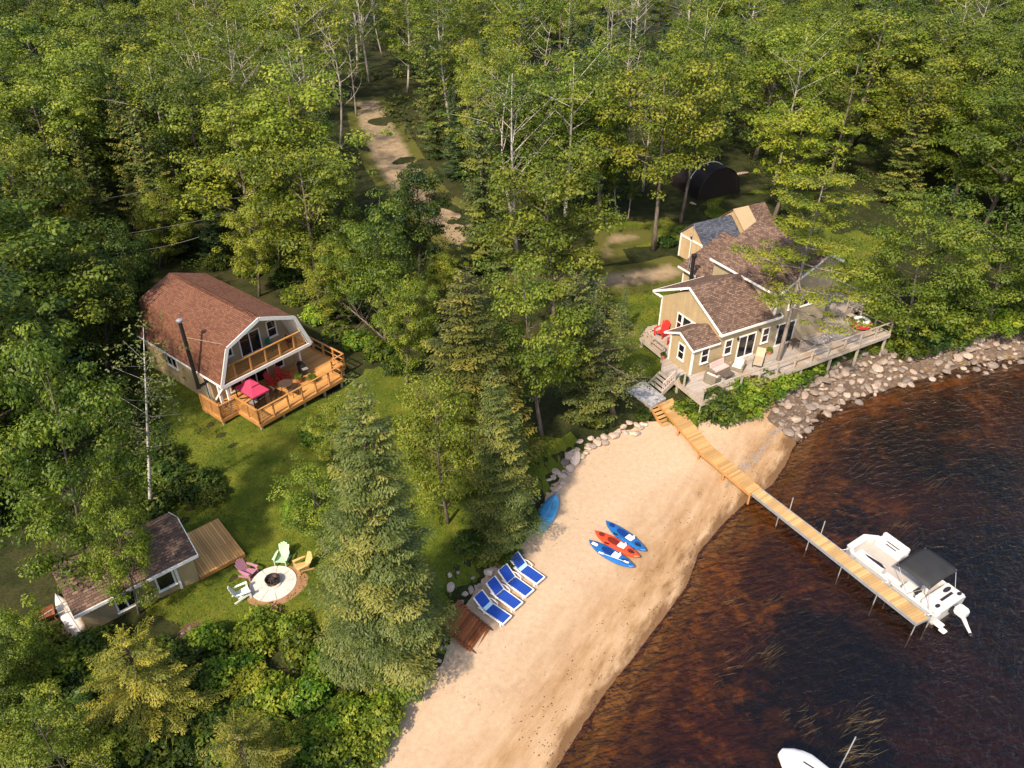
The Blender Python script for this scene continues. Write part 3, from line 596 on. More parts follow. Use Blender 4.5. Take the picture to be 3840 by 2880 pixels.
MB().lathe([(.14, 0), (.16, .35), (.1, .42)], (.12, 2.05, 4.95), 12).build('wall_lamp', M['black'], gh, smooth=True)
pl = MB(); pl.bar(G.w(-1.6, -.6, 2.45), G.w(-.55, .55, 2.55), .14, .04); tag(pl.build('plank', M['grey']), 'pale loose plank leaning out from under the orange deck', 'plank')
# ------------------------------------------------------------------ the tan lake house
H = Frame(12.6, 44.13, 28.4)
mh = thing('lake_house', 'tan sided house with brown shingle roofs and long grey deck above the rocky shore', 'house', (*H.o, 0), H.a)
HZ = 2.8
wa = MB(); wa.span((0.0, 0.0, 2.5), (2.4, 2.42, 4.84)); wa.extr([(0.0, 0, 4.83), (0.0, 2.42, 4.83), (0.0, 1.3, 5.44)], (2.4, 0, 0)); wa.build('entry_wall', M['tan'], mh, uv=True)
wb = MB(); wb.span((2.36, .003, 2.5), (7.3, 6.6, 5.46)); wb.extr([(2.36, .003, 5.45), (2.36, 6.6, 5.45), (2.36, 3.5, 7.36)], (4.9, 0, 0)); wb.build('wall', M['tan'], mh, uv=True)
wc = MB(); wc.span((7.24, -.01, 2.5), (12.7, 6.7, 7.5)); wc.extr([(7.24, -.01, 7.49), (12.7, -.01, 7.49), (12.7, -.01, 8.85), (11.3, -.01, 9.58)], (0, 6.7, 0)); wc.build('gable_wall', M['tan_grey'], mh, uv=True)
wd = MB(); wd.span((7.5, 6.7, 2.0), (13.2, 10.3, 5.3)); wd.extr([(7.5, 6.7, 5.29), (13.2, 6.7, 5.29), (13.2, 6.7, 6.5), (11.6, 6.7, 7.24)], (0, 3.6, 0)); wd.build('rear_wall', M['tan'], mh, uv=True)
r1 = MB(); roofslab(r1, (-.18, -.16, 4.90), (2.36, -.16, 4.90), (2.36, 1.4, 5.62), (-.18, 1.4, 5.62), .09); roofslab(r1, (-.18, 3.0, 4.84), (2.36, 3.0, 4.84), (2.36, 1.4, 5.62), (-.18, 1.4, 5.62), .09); r1.build('entry_roof', M['roof_brown'], mh, uv=True)
r2 = MB(); roofslab(r2, (2.14, -.28, 5.60), (7.9, -.28, 5.60), (7.9, 3.6, 7.58), (2.14, 3.6, 7.58), .11); roofslab(r2, (2.14, 7.5, 5.60), (7.22, 7.5, 5.60), (7.22, 3.6, 7.58), (2.14, 3.6, 7.58), .11); r2.build('roof', M['roof_brown'], mh, uv=True)
r3 = MB(); roofslab(r3, (6.92, -.3, 7.5), (6.92, 6.9, 7.5), (11.3, 6.9, 9.76), (11.3, -.3, 9.76), .11); roofslab(r3, (13.0, -.3, 8.88), (13.0, 6.9, 8.88), (11.3, 6.9, 9.76), (11.3, -.3, 9.76), .11); r3.build('upper_roof', M['roof_brown'], mh, uv=True)
r4 = MB(); roofslab(r4, (7.12, 6.72, 5.26), (7.12, 10.6, 5.26), (11.6, 10.6, 7.38), (11.6, 6.72, 7.38), .1); roofslab(r4, (13.5, 6.72, 6.48), (13.5, 10.6, 6.48), (11.6, 10.6, 7.38), (11.6, 6.72, 7.38), .1); r4.build('rear_roof', M['roof_brown'], mh, uv=True)
tr = MB()
def rake(p, q, h=.17, off=(0, 0, -.07)): tr.bar(Vector(p) + Vector(off), Vector(q) + Vector(off), .05, h)
rake((-.2, -.18, 4.9), (-.2, 1.4, 5.62), .15); rake((-.2, 3.02, 4.84), (-.2, 1.4, 5.62), .15); tr.span((-.2, -.2, 4.76), (2.3, -.15, 4.90)); tr.span((-.2, 3.0, 4.74), (2.3, 3.05, 4.85))
rake((2.12, -.3, 5.6), (2.12, 3.6, 7.58)); rake((2.12, 7.52, 5.6), (2.12, 3.6, 7.58)); tr.span((2.12, -.33, 5.44), (7.9, -.27, 5.61)); tr.span((2.12, 7.49, 5.44), (7.2, 7.55, 5.60)); rake((7.92, -.3, 5.6), (7.92, .9, 6.2))
tr.span((6.87, -.3, 7.34), (6.93, 6.9, 7.5)); rake((6.92, -.32, 7.5), (11.3, -.32, 9.76)); rake((13.0, -.32, 8.88), (11.3, -.32, 9.76)); tr.span((7.07, 8.4, 5.12), (7.13, 10.6, 5.27)); tr.span((2.15, -.3, 5.38), (2.35, 0, 5.45)); tr.span((2.15, 6.55, 5.38), (2.35, 7.5, 5.45))
tr.build('fascia', M['white'], mh)
cb = MB()
for u, v, z0, z1 in [(-.03, -.03, 2.8, 4.78), (-.03, 2.36, 2.8, 4.8), (2.33, 6.54, 2.8, 5.42), (7.21, -.06, 5.7, 7.4), (7.47, 10.2, 2.2, 5.2)]: cb.span((u, v, z0), (u + .13, v + .13, z1))
cb.each('corner_board', M['white'], mh)
pane_window(mh, 'W', .83, 1.53, 3.45, 4.72, 0.0); pane_window(mh, 'S', .74, 1.48, 3.46, 4.72, 0.0); pane_window(mh, 'S', 2.88, 3.6, 3.55, 4.8, .003); pane_window(mh, 'S', 4.18, 5.85, 2.86, 4.74, .003, 1, 0, name='sliding_door'); pane_window(mh, 'S', 6.45, 7.16, 3.52, 4.8, .003)
pane_window(mh, 'S', 7.98, 9.75, 2.86, 4.74, -.01, 1, 0, name='sliding_door'); pane_window(mh, 'S', 8.55, 9.25, 5.8, 6.9, -.01); pane_window(mh, 'S', 9.75, 11.5, 5.75, 6.7, -.01, 1, 0)
gwn = MB()  # row of gable end windows
pane_window(mh, 'W', 4.05, 4.65, 3.5, 5.02, 2.36, 0, 1); pane_window(mh, 'W', 3.02, 4.02, 3.5, 5.02, 2.36, 0, 0); pane_window(mh, 'W', 2.46, 2.99, 3.5, 5.02, 2.36, 0, 1)
for u, z in ((4.02, 4.55), (6.08, 4.72), (7.85, 4.5)):
    lm = MB().lathe([(.05, 0), (.08, .04), (.08, .2), (.02, .26)], (u, -.1, z), 10); lm.span((u - .03, -.1, z + .05), (u + .03, .0, z + .12)); lm.build('wall_lamp', M['black'], mh, smooth=True)
chm = MB(); chm.tube([(6.6, 8.35, 2.2), (6.6, 8.35, 7.1)], .14, 12); chm.lathe([(.2, 0), (.24, .06), (.24, .2), (.06, .3)], (6.6, 8.35, 7.05), 12); chm.build('chimney', M['black'], mh, smooth=True)
ms = MB(); ms.tube([(7.3, 9.6, 4.9), (7.3, 9.6, 8.9)], .035, 6); ms.bar((7.3, 9.3, 5.6), (7.3, 9.6, 6.2), .03); ms.box((7.3, 9.6, 8.95), (.12, .12, .2)); ms.build('antenna_mast', M['steel'], mh)
MD = [(-1.48, -3.03), (17.35, -2.9), (17.2, 1.2), (19.3, 1.2), (19.3, 6.2), (12.72, 6.2), (12.72, -.03), (-.02, -.03), (-.02, 2.44), (2.34, 2.44), (2.34, 6.9), (1.5, 6.95), (.02, 5.9), (-.1, 2.9), (-1.35, 1.5)]
md = MB().prism(MD, HZ - .05, HZ).build('deck', M['grey_x'], mh)
ms2 = MB()
for a, b in ((0, 1), (1, 2), (2, 3), (3, 4), (11, 12), (12, 13), (13, 14), (14, 0)): ms2.bar((*MD[a], HZ - .18), (*MD[b], HZ - .18), .05, .26)
ms2.build('deck_fascia', M['grey'], md)
mp = MB(); deck_posts(mp, [(u, v, *H.w(u, v)[:2]) for u, v in [(-1.3, -2.85), (2, -2.85), (5, -2.85), (8, -2.85), (11, -2.85), (14, -2.8), (17.1, -2.75), (-1.3, -.3), (-1.2, 1.2), (.1, 3.2), (.1, 5.7), (17, 1), (19.1, 1.4), (19.1, 6), (3, -1), (7.6, -1), (12, -1), (15, -1)]], HZ - .3); mp.each('deck_post', M['grey'], md)
mr = MB(); rail_run(mr, [(-1.42, -2.97, HZ), (17.28, -2.84, HZ)], 1.08, .1, 1.72, .11); rail_run(mr, [(17.28, -2.84, HZ), (17.13, 1.26, HZ), (19.22, 1.26, HZ), (19.22, 6.1, HZ)], 1.08, .1, 1.5, .11, [.12, .6])
mr.box((-1.42, -1.05, HZ + .5), (.1, .1, 1.1)); mr.box((-1.42, -.1, HZ + .5), (.1, .1, 1.1)); rail_run(mr, [(-.1, 3.0, HZ), (.0, 4.6, HZ)], .95, .09, 1.5, .1, [.4]); mr.build('railing', M['grey'], md)
# steps down to the platform, the platform, boardwalk
st = thing('stair_flight', 'weathered wooden stair with slatted handrail, from grey deck down to grey platform', 'stairs', H.w(-1.42, .7, 0), H.a)
tm = MB()
for i in range(4): tm.span((-.24 - i * .24, -.72, 2.62 - i * .18), (.0 - i * .24, .75, 2.66 - i * .18)); tm.span((-.02 - i * .24, -.7, 2.46 - i * .18), (.0 - i * .24, .73, 2.615 - i * .18))
tm.build('tread', M['grey'], st); sg_ = MB(); sg_.bar((0, -.75, 2.62), (-1.0, -.75, 1.9), .05, .26); sg_.bar((0, .78, 2.62), (-1.0, .78, 1.9), .05, .26); sg_.each('stringer', M['grey'], st)
hr = MB(); hr.bar((.02, -.76, 3.62), (-1.0, -.76, 2.88), .06, .05); hr.bar((.02, -.76, 2.95), (-1.0, -.76, 2.2), .05, .05)
for i in range(7): u = -.02 - i * .16; hr.box((u, -.76, 3.25 + u * .73), (.05, .04, .75))
hr.box((0, -.76, 3.2), (.09, .09, .95)); hr.build('handrail', plain('bleached_wood', (.52, .42, .36), .7, var=.15), st)
pf_ = [H.w(-2.42, 2.0), H.w(-2.42, -.55), H.w(-3.9, -.85), H.w(-4.35, 1.6)]
pfm = thing('landing_platform', 'square grey board platform between the deck stair and the orange boardwalk', 'platform', (*np.mean(pf_, 0)[:2], 0), H.a)
lo = [((p - np.mean(pf_, 0))[:2] @ H.u, (p - np.mean(pf_, 0))[:2] @ H.v) for p in pf_]
MB().prism(lo, 1.89, 1.94).build('top_boards', boards('blue_grey_boards', (.36, .345, .33), .14, 2.4, True, .2, (.1, .09, .08), .8), pfm)
q = MB()
for i in range(4): q.bar((*lo[i], 1.78), (*lo[(i + 1) % 4], 1.78), .05, .2); X = np.mean(pf_, 0)[:2] + H.u * lo[i][0] * .92 + H.v * lo[i][1] * .92; q.span((lo[i][0] * .92 - .06, lo[i][1] * .92 - .06, gz(*X) - .1), (lo[i][0] * .92 + .06, lo[i][1] * .92 + .06, 1.89))
q.build('frame', M['grey'], pfm)
# boardwalk: a ramp then level, then dock sections
M['dock_boards'] = boards('dock_boards', (.60, .33, .10), .14, 1.4, True, .26, (.06, .035, .012), .6); M['walk_boards'] = boards('walk_boards', (.50, .26, .075), .14, 1.4, True, .26, (.05, .03, .012), .6)
Lp = [at(1424, 872, 1.93), at(1511, 975, 1.22), at(1620, 1066, .86)]; Rp = [at(1452, 860, 1.93), at(1538, 963, 1.22), at(1642, 1052, .86)]
bw = thing('boardwalk', 'orange board walkway running down across the sand from platform to dock', 'boardwalk', (Lp[0][0], Lp[0][1], 0))
o3 = np.array([Lp[0][0], Lp[0][1], 0])
def ribbon(par, name, A, B, mat, th=.045):
    """planks laid across between two edge lines; each plank its own faces"""
    mb = MB(); A = [np.asarray(p) - o3 for p in A]; B = [np.asarray(p) - o3 for p in B]
    for i in range(len(A) - 1):
        n = int(np.linalg.norm(A[i + 1] - A[i]) / .145)
        for k in range(n):
            f0, f1 = k / n, (k + .93) / n; a0 = A[i] + (A[i + 1] - A[i]) * f0; a1 = A[i] + (A[i + 1] - A[i]) * f1; b0 = B[i] + (B[i + 1] - B[i]) * f0; b1 = B[i] + (B[i + 1] - B[i]) * f1
            j = random.Random(i * 97 + k).uniform(-.025, .03); e = (b0 - a0) / np.linalg.norm(b0 - a0) * j
            mb.extr([a0 - e, b0 + e, b1 + e, a1 - e], (0, 0, -th))
    o = mb.build(name, mat, par); return o
def plank_mat(name, col, var=.3):
    t = NT(name); c = t.co('Object'); r = t.n('ShaderNodeNewGeometry').outputs['Random Per Island']; g = t.noise(c, 5, 5, .7); w = t.noise(c, .5, 3)
    k = t.ramp(t.math('ADD', t.math('MULTIPLY', r, .5), t.math('ADD', t.math('MULTIPLY', g, .3), t.math('MULTIPLY', w, .3))), [(.2, 1 - var), (.95, 1 + var)])
    return t.done(t.principled(t.mix(1., col, k, 'MULTIPLY'), .6, t.bump(g, .3, .01), spec=.25))
M['walk_plank'] = plank_mat('walk_planks', (.42, .245, .095)); M['dock_plank'] = plank_mat('dock_planks', (.46, .285, .12), .36)
ribbon(bw, 'planks', Lp, Rp, M['walk_plank'])
js = MB()
for E in (Lp, Rp):
    for a, b in zip(E[:-1], E[1:]): js.bar(a - o3 + [0, 0, -.14], b - o3 + [0, 0, -.14], .05, .18)
    for a in [E[0], (E[0] + E[1]) / 2, E[1], (E[1] + E[2]) / 2, E[2]]: g0 = gz(a[0], a[1]); js.span((a[0] - o3[0] - .05, a[1] - o3[1] - .05, g0 - .2), (a[0] - o3[0] + .05, a[1] - o3[1] + .05, a[2] - .05))
js.build('joist', M['cedar'], bw)
bs = thing('beach_steps', 'short flight of orange steps down to the sand beside boardwalk top', 'stairs', (*at(1415, 880, 1.5)[:2], 0), R_(-60))
tb = MB()
for i in range(6): tb.span((i * .25, -.42, 1.72 - i * .15), (i * .25 + .24, .42, 1.765 - i * .15))
tb.build('tread', M['walk_plank'], bs); tb = MB(); tb.bar((0, -.45, 1.7), (1.5, -.45, .75), .05, .2); tb.bar((0, .45, 1.7), (1.5, .45, .75), .05, .2); tb.each('stringer', M['cedar'], bs)
dL = [at(1622, 1066, .8), at(2003 - 24, 1348, .8)]; dR = [at(1642, 1053, .8), at(2010, 1333.5, .8)]
dL = [at(2816 / K, 1850 / K, .8), at(3436 / K, 2340.5 / K, .8)]; dR = [at(2851 / K, 1828 / K, .8), at(3490 / K, 2315 / K, .8)]
dk2 = thing('dock', 'long aluminium edged dock with orange boards, standing in the brown water', 'dock', (dL[0][0], dL[0][1], 0)); o3 = np.array([dL[0][0], dL[0][1], 0])
NS = 5; ed = MB(); lg = []
for i in range(NS):
    f0, f1 = i / NS, (i + .994) / NS; A = [dL[0] + (dL[1] - dL[0]) * f for f in (f0, f1)]; B = [dR[0] + (dR[1] - dR[0]) * f for f in (f0, f1)]
    nrm = (B[0] - A[0]) / np.linalg.norm(B[0] - A[0]) * .06
    ribbon(dk2, 'board_section', [A[0] + nrm, A[1] + nrm], [B[0] - nrm, B[1] - nrm], M['dock_plank'])
    for E, sg in ((A, 1), (B, -1)): ed.bar(E[0] - o3 + nrm * .5 * sg + [0, 0, -.07], E[1] - o3 + nrm * .5 * sg + [0, 0, -.07], .06, .17)
    ed.bar(A[1] - o3 + [0, 0, -.08], B[1] - o3 + [0, 0, -.08], .07, .13)
ed.build('edge_rail', M['steel'], dk2)
for i in range(1, NS + 1):
    for E, up, sg in ((dL, .06, -1), (dR, .95 if i in (1, 2) else .12, 1)):
        a = E[0] + (E[1] - E[0]) * (i / NS) - o3; nn = (dR[0] - dL[0]) / np.linalg.norm(dR[0] - dL[0]) * .05 * sg
        MB().tube([a + nn + [0, 0, -2.4], a + nn + [0, 0, up]], .03, 8).build('dock_leg', M['steel'], dk2, smooth=True)
# ------------------------------------------------------------------ furniture
def colour(name, c, rough=.45, var=.1): return plain(name, c, rough, var=var)
def adirondack(mat, label, loc, face, group, name='adirondack_chair', s=1.0):
    o = thing(name, label, 'chair', loc, math.atan2(face[1], face[0]) + math.pi / 2, group); o.scale = (s, s, s)
    m = MB()
    for i in range(5): f = i / 4; m.box((0, -.30 + .5 * f, .37 - .13 * f), (.54, .115, .022), 0, 0, R_(-15))
    m.build('seat', mat, o)
    m = MB()
    for i in range(5): x = (i - 2) * .105; h = .86 - .045 * abs(i - 2) ** 1.6; a = Vector((x * .85, .21, .20)); b = Vector((x * 1.15, .21 + h * .42, .20 + h * .9)); m.bar(a, b, .098, .02, (0, -1, .4))
    m.bar((-.25, .36, .5), (.25, .36, .5), .03, .07); m.build('backrest', mat, o)
    for sx in (-1, 1):
        m = MB(); m.extr([(sx * .25, -.38, .545), (sx * .40, -.36, .545), (sx * .38, .12, .545), (sx * .31, .34, .545), (sx * .26, .3, .545)], (0, 0, .025)); m.build('arm', mat, o)
        MB().box((sx * .30, -.32, .27), (.035, .11, .55)).build('leg', mat, o)
        MB().bar((sx * .27, -.3, .3), (sx * .27, .48, .03), .035, .1).build('leg', mat, o)
    return o
# fire pit circle with its four chairs
fx, fy = at(*((100 + 1712 * .5425) / K, (1800 + 740 * .5425) / K), 1.75)[:2]; fz = gz(fx, fy) + .03
fp = thing('fire_pit', 'round pale stone patio with steel fire bowl at its middle', 'fire pit', (fx, fy, fz))
m = MB()
for k in range(9):
    a0 = k * 2 * math.pi / 9 + .25; a1 = a0 + 2 * math.pi / 9 - .022; n = 7; ri, ro = .42, 1.16
    pts = [(ri * math.cos(a0 + (a1 - a0) * i / n), ri * math.sin(a0 + (a1 - a0) * i / n)) for i in range(n + 1)]; po = [(ro * math.cos(a1 - (a1 - a0) * i / n), ro * math.sin(a1 - (a1 - a0) * i / n)) for i in range(n + 1)]
    m.prism((pts + po)[::-1], -.1, .04)
m.build('paving', plain('pale_stone', (.54, .49, .43), .85, var=.22, scale=5), fp)
m = MB(); m.lathe([(.40, -.05), (.43, .10), (.40, .13), (.31, .12), (.30, -.05)], n=20); m.build('stone_ring', plain('ring_stone', (.50, .45, .40), .9, var=.35, scale=9), fp, smooth=True)
m = MB(); m.lathe([(.14, .06), (.30, .20), (.375, .36), (.385, .38), (.35, .38), (.27, .24), (.12, .14)], n=28); m.build('fire_bowl', plain('sooty_steel', (.045, .032, .027), .5, .6, .5), fp, smooth=True)
m = MB(); g = random.Random(4)
for k in range(7): a = k * .9; m.bar((math.cos(a) * .25, math.sin(a) * .25, .22), (-math.cos(a + .4) * .12, -math.sin(a + .4) * .12, .33), .06)
m.build('charred_log', plain('charred', (.035, .025, .02), .9, var=.5), fp)
t = NT('bare_soil'); c = t.co('World'); n = t.noise(c, 2.2, 5, .65); n2 = t.noise(c, 18, 3); M['soil'] = t.done(t.principled(t.ramp(t.math('ADD', t.math('MULTIPLY', n, .7), t.math('MULTIPLY', n2, .3)), [(.3, (.16, .075, .03)), (.5, (.30, .16, .075)), (.68, (.12, .10, .02))]), .95, t.bump(n2, .5, .03)))
ring = [(fx + 1.5 * math.cos(a) * (1 + .12 * math.sin(3 * a + 1)) + .12, fy + 1.5 * math.sin(a) * (1 + .1 * math.cos(2 * a)) - .1) for a in np.linspace(0, 6.283, 26)[:-1]]
sheet('bare_soil', ring, .4, .022, M['soil'], 9, .05, .3)
k5 = lambda x, y: ((100 + x * .5425) / K, (1800 + y * .5425) / K)
for nm, c_, px, lb in (('g', (.44, .62, .40), (1772, 560), 'pale green adirondack chair on the far side of the stone fire pit'), ('o', (.60, .38, .15), (1912, 615), 'orange yellow adirondack chair beside the stone fire pit'), ('p', (.42, .19, .25), (1535, 645), 'dusty pink adirondack chair at the fire pit, nearest the small deck'), ('w', (.62, .66, .58), (1495, 800), 'white adirondack chair on the grass beside the stone fire pit')):
    p = at(*k5(*px), 2.05); d = np.array([fx, fy]) - p[:2]; adirondack(colour('paint_' + nm, c_), lb, (p[0], p[1], gz(p[0], p[1]) + .02), d, 'adirondack chairs round the fire pit', s=1.0)
m = MB(); g = random.Random(8)
for i in range(12): m.box((g.uniform(-.35, .35), g.uniform(-.28, .28), .05 + .07 * (i % 2)), (.22, .11, .09), g.uniform(0, 3))
p = at(*k5(1720, 905), 1.7); tag(m.build('brick_pile', plain('old_brick', (.42, .21, .11), .9, var=.35), None, loc=(p[0], p[1], gz(*p[:2]))), 'small heap of old bricks on the grass near the fire pit', 'bricks')
# sun loungers on the sand
M['cush'] = plain('blue_cushion', (.008, .050, .30), .75, var=.22, scale=9); M['towel'] = plain('pale_towel', (.42, .62, .68), .85); M['resin'] = plain('white_resin', (.78, .76, .72), .4, var=.05)
def lounger(towel):
    o = thing('sun_lounger', 'x', 'sun lounger', (0, 0, 0), 0, 'blue sun loungers in a row on the beach')
    m = MB()
    for s in (-1, 1): m.extr([(0, s * .31, .30), (1.28, s * .31, .30), (1.92, s * .31, .78), (1.95, s * .31, .74), (1.30, s * .31, .22), (0, s * .31, .22)], (0, s * .055, 0))
    m.span((-.03, -.36, .2), (.03, .36, .31)); m.bar((1.93, -.36, .77), (1.93, .36, .77), .05, .06)
    for i in range(9): m.span((.08 + i * .13, -.31, .255), (.16 + i * .13, .31, .275))
    for i in range(5): f = i / 4.6; m.box((1.34 + .58 * f, 0, .31 + .43 * f), (.1, .62, .02), 0, R_(-37))
    m.build('frame', M['resin'], o)
    for s in (-1, 1):
        for x in (.18, 1.22): MB().bar((x, s * .335, .24), (x + (.06 if x > 1 else -.04), s * .35, 0), .06, .07).build('leg', M['resin'], o)
        MB().tube([(.95, s * .36, .28), (1.0, s * .42, .43), (1.3, s * .43, .47), (1.55, s * .42, .42), (1.5, s * .37, .33)], .028, 6).build('armrest', M['resin'], o, smooth=True)
    MB().box((.62, 0, .315), (1.2, .56, .075)).build('cushion', M['cush'], o, bevel=.02); MB().box((1.62, 0, .565), (.78, .56, .075), 0, R_(-37)).build('back_cushion', M['cush'], o, bevel=.02)
    if towel: MB().box((1.27, 0, .375), (.24, .6, .03), 0, R_(-14)).build('towel', M['towel'], o, bevel=.008)
    return o
lc = lambda x, y: ((1760 + x * .1808) / K, (2060 + y * .1808) / K)
pr = [lounger(False), lounger(True)]; used = set()
for i, (f, h, tw, lb) in enumerate([((1475, 635), (1130, 390), 1, 'blue and white sun lounger with pale towel, nearest the kayaks'), ((1245, 900), (900, 650), 0, 'blue sun lounger without towel, between a toweled lounger and its bare twin'), ((1012, 1167), (660, 910), 0, 'blue sun lounger without towel, second from the brown steps'), ((780, 1455), (430, 1215), 1, 'blue and white sun lounger with pale towel, beside the brown steps')]):
    a = at(*lc(*f), 1.1); b = at(*lc(*h), 1.1); rz = math.atan2(b[1] - a[1], b[0] - a[0]); loc = (a[0], a[1], gz((a[0] + b[0]) / 2, (a[1] + b[1]) / 2) - .02)
    q = pr[tw]
    if tw in used: dup(q, loc, rz, lb)
    else: q.location = loc; q.rotation_euler = (0, 0, rz); q['label'] = lb; used.add(tw)
# kayaks, canoes
def hullring(x, L, w, zt, zb, n=14, pw=2.1, tip=.02):
    f = max(0.0, 1 - abs(2 * x / L) ** pw); ww = w / 2 * f ** .75 + tip; rise = (abs(2 * x / L) ** 4) * .10
    pts = []
    for k in range(n):
        a = 2 * math.pi * k / n; c_, s_ = math.cos(a), math.sin(a)
        pts.append((x, ww * np.sign(c_) * abs(c_) ** .7, rise + (zt if s_ > 0 else zb) * abs(s_) ** .8 * (.35 + .65 * f) * (1 if s_ > 0 else -1) + zb))
    return pts
def kayak(mat, matd, label, A, B, extra):
    A = np.array(A); B = np.array(B); Lk = np.linalg.norm((B - A)[:2]); c_ = (A + B) / 2
    o = thing('kayak', label, 'kayak', (c_[0], c_[1], gz(c_[0], c_[1]) + .0), math.atan2(*(B - A)[1::-1]), 'kayaks side by side on the sand')
    MB().loft([hullring(x, Lk, .78, .13, .19) for x in np.linspace(-Lk / 2, Lk / 2, 21)]).build('hull', mat, o, smooth=True)
    def well(x0, x1, w, z=.318, nm='cockpit', mt=matd):
        m = MB(); n = 16; m.prism([((x0 + x1) / 2 + (x1 - x0) / 2 * math.cos(2 * math.pi * k / n), w / 2 * np.sign(math.sin(2 * math.pi * k / n)) * abs(math.sin(2 * math.pi * k / n)) ** .7) for k in range(n)], z - .1, z + .012); return m.build(nm, mt, o)
    well(-.62, .28, .42); well(-1.22, -.86, .26, .33, 'hatch'); well(.72, 1.1, .26, .33, 'hatch')
    m = MB(); m.extr([(.12, -.2, .33), (.55, -.17, .33), (.55, .17, .33), (.12, .2, .33)], (0, 0, .05)); m.bar((.50, -.19, .45), (.50, .19, .45), .2, .05, (1, 0, .5)); m.build('seat', M['resin'], o, bevel=.015)
    m = MB(); m.tube([(-.3, -.38, .34), (.95, -.12, .40)], .012, 5); m.box((-.42, -.40, .34), (.28, .1, .02), .2); m.box((1.05, -.1, .41), (.28, .1, .02), .2); m.build('paddle', M['black'] if extra != 2 else M['resin'], o)
    if extra == 2: MB().box((-1.05, -.1, .37), (.36, .2, .05), .1).build('dry_bag', M['resin'], o, bevel=.02)
    return o
kk = lambda x, y: ((1900 + x * .27125) / K, (1900 + y * .27125) / K)
bl = plain('kayak_blue', (.012, .11, .34), .35, var=.4, scale=3, spec=.5); bld = plain('kayak_navy', (.006, .03, .16), .5); rdk = plain('kayak_red', (.62, .060, .015), .35, var=.2, spec=.5); rdd = plain('kayak_maroon', (.16, .015, .008), .5)
kayak(bl, bld, 'blue sit-on kayak on the sand, farthest from the sun loungers', at(*kk(1375, 190), .8), at(*kk(1925, 598), .8), 1)
kayak(rdk, rdd, 'red orange kayak lying between two blue ones on the sand', at(*kk(1222, 332), .8), at(*kk(1838, 688), .8), 1)
kayak(bl, bld, 'blue kayak with white bag on its bow, nearest the water', at(*kk(1142, 462), .8), at(*kk(1762, 826), .8), 2)
def canoe(mat, label, A, B, z, w=.92, tilt=0.0):
    A = np.array(A); B = np.array(B); Lk = np.linalg.norm((B - A)[:2]); c_ = (A + B) / 2
    o = thing('canoe', label, 'canoe', (c_[0], c_[1], z), math.atan2(*(B - A)[1::-1])); o.rotation_euler[0] = tilt
    rings = []
    for x in np.linspace(-Lk / 2, Lk / 2, 23):
        f = max(0, 1 - abs(2 * x / Lk) ** 2.3); ww = w / 2 * f ** .7 + .015; h = .36 - .1 * (1 - abs(2 * x / Lk) ** 3)+.1; dn = -.10 * (abs(2 * x / Lk) ** 3)
        rings.append([(x, ww * math.cos(a), dn + .02 + (h - .05) * math.sin(a) ** .75 if math.sin(a) > 0 else dn + .02) for a in np.linspace(0, math.pi, 13)])
    h_ = MB().loft(rings, close=False, caps=False); h_.build('hull', mat, o, smooth=2)
    m = MB()
    for sgn in (0, -1): m.tube([r[sgn] for r in rings], .025, 5)
    m.tube([(x, 0, max(p[2] for p in r) + .01) for x, r in zip(np.linspace(-Lk / 2, Lk / 2, 23), rings)], .014, 4); m.build('gunwale', M['steel'], o)
    m = MB()
    for x in (-Lk * .25, 0, Lk * .25): m.bar((x, -w * .42, .03), (x, w * .42, .03), .12, .03)
    m.each('thwart', M['cedar'], o); return o
ca = at(2086 / K, 1862 / K, 1.0); cb_ = at(2018 / K, 1998 / K, 1.0)
canoe(plain('canoe_blue', (.045, .25, .46), .38, var=.35, scale=2.5, spec=.5), 'upturned light blue canoe resting against the beach edge rocks', ca, cb_, gz(*((ca + cb_) / 2)[:2]) + .12, .98, R_(-8))
wa_, wb_ = at(*k5(205, 800), 2.2), at(*k5(408, 1100), 2.2); canoe(plain('canoe_white', (.60, .56, .53), .5, var=.15), 'upturned white canoe under the trees beside the small cabin', wa_, wb_, 2.05, .75)
# brown steps from lawn to beach
s0 = at(974, 1326, 1.75); s1 = at(1041, 1384, .8); bsx = thing('plank_steps', 'wide reddish brown plank steps from the lawn down to the beach', 'steps', (s0[0], s0[1], 0), math.atan2(*(s1 - s0)[1::-1])); Ls = np.hypot(*(s1 - s0)[:2])
m = MB()
for i in range(11): x = Ls * i / 10.5; m.box((x, random.Random(i).uniform(-.04, .04), 1.78 - .95 * (i / 10) ** .9), (.25, 1.75, .05), random.Random(i).uniform(-.025, .025))
m.build('tread', plank_mat('red_brown_planks', (.25, .080, .028), .5), bsx); m = MB()
for y in (-.78, .78): m.bar((-.1, y, 1.72), (Ls + .15, y, .74), .06, .2)
m.each('stringer', plain('dark_wood', (.10, .04, .02), .8), bsx)
# pink gazebo and deck things at the cottage
gz0 = thing('grill_gazebo', 'deep pink hip roofed canopy on dark posts standing on the orange deck', 'gazebo', G.w(1.84, -.24, DZ), G.a)
m = MB(); pk = (0, 0, 2.0); cn = [(-.62, -1.0, 1.36), (.62, -1.0, 1.36), (.62, 1.0, 1.36), (-.62, 1.0, 1.36)]; md_ = [(x * .42, y * .42, 1.76) for x, y, z in cn]
for i in range(4): j = (i + 1) % 4; m.poly([cn[i], cn[j], md_[j], md_[i]]); m.poly([cn[i], (cn[i][0], cn[i][1], 1.25), (cn[j][0], cn[j][1], 1.25), cn[j]])
pink = plain('pink_canvas', (.46, .035, .085), .8, var=.15, scale=3); cnp = m.build('canopy', pink, gz0); m = MB()
up_ = [(x * .5, y * .5, 1.80) for x, y, z in cn]
for i in range(4): m.poly([up_[i], up_[(i + 1) % 4], (0, .28 if 1 <= i <= 2 and False else 0, 2.02)])
m.build('vent_cap', pink, cnp)
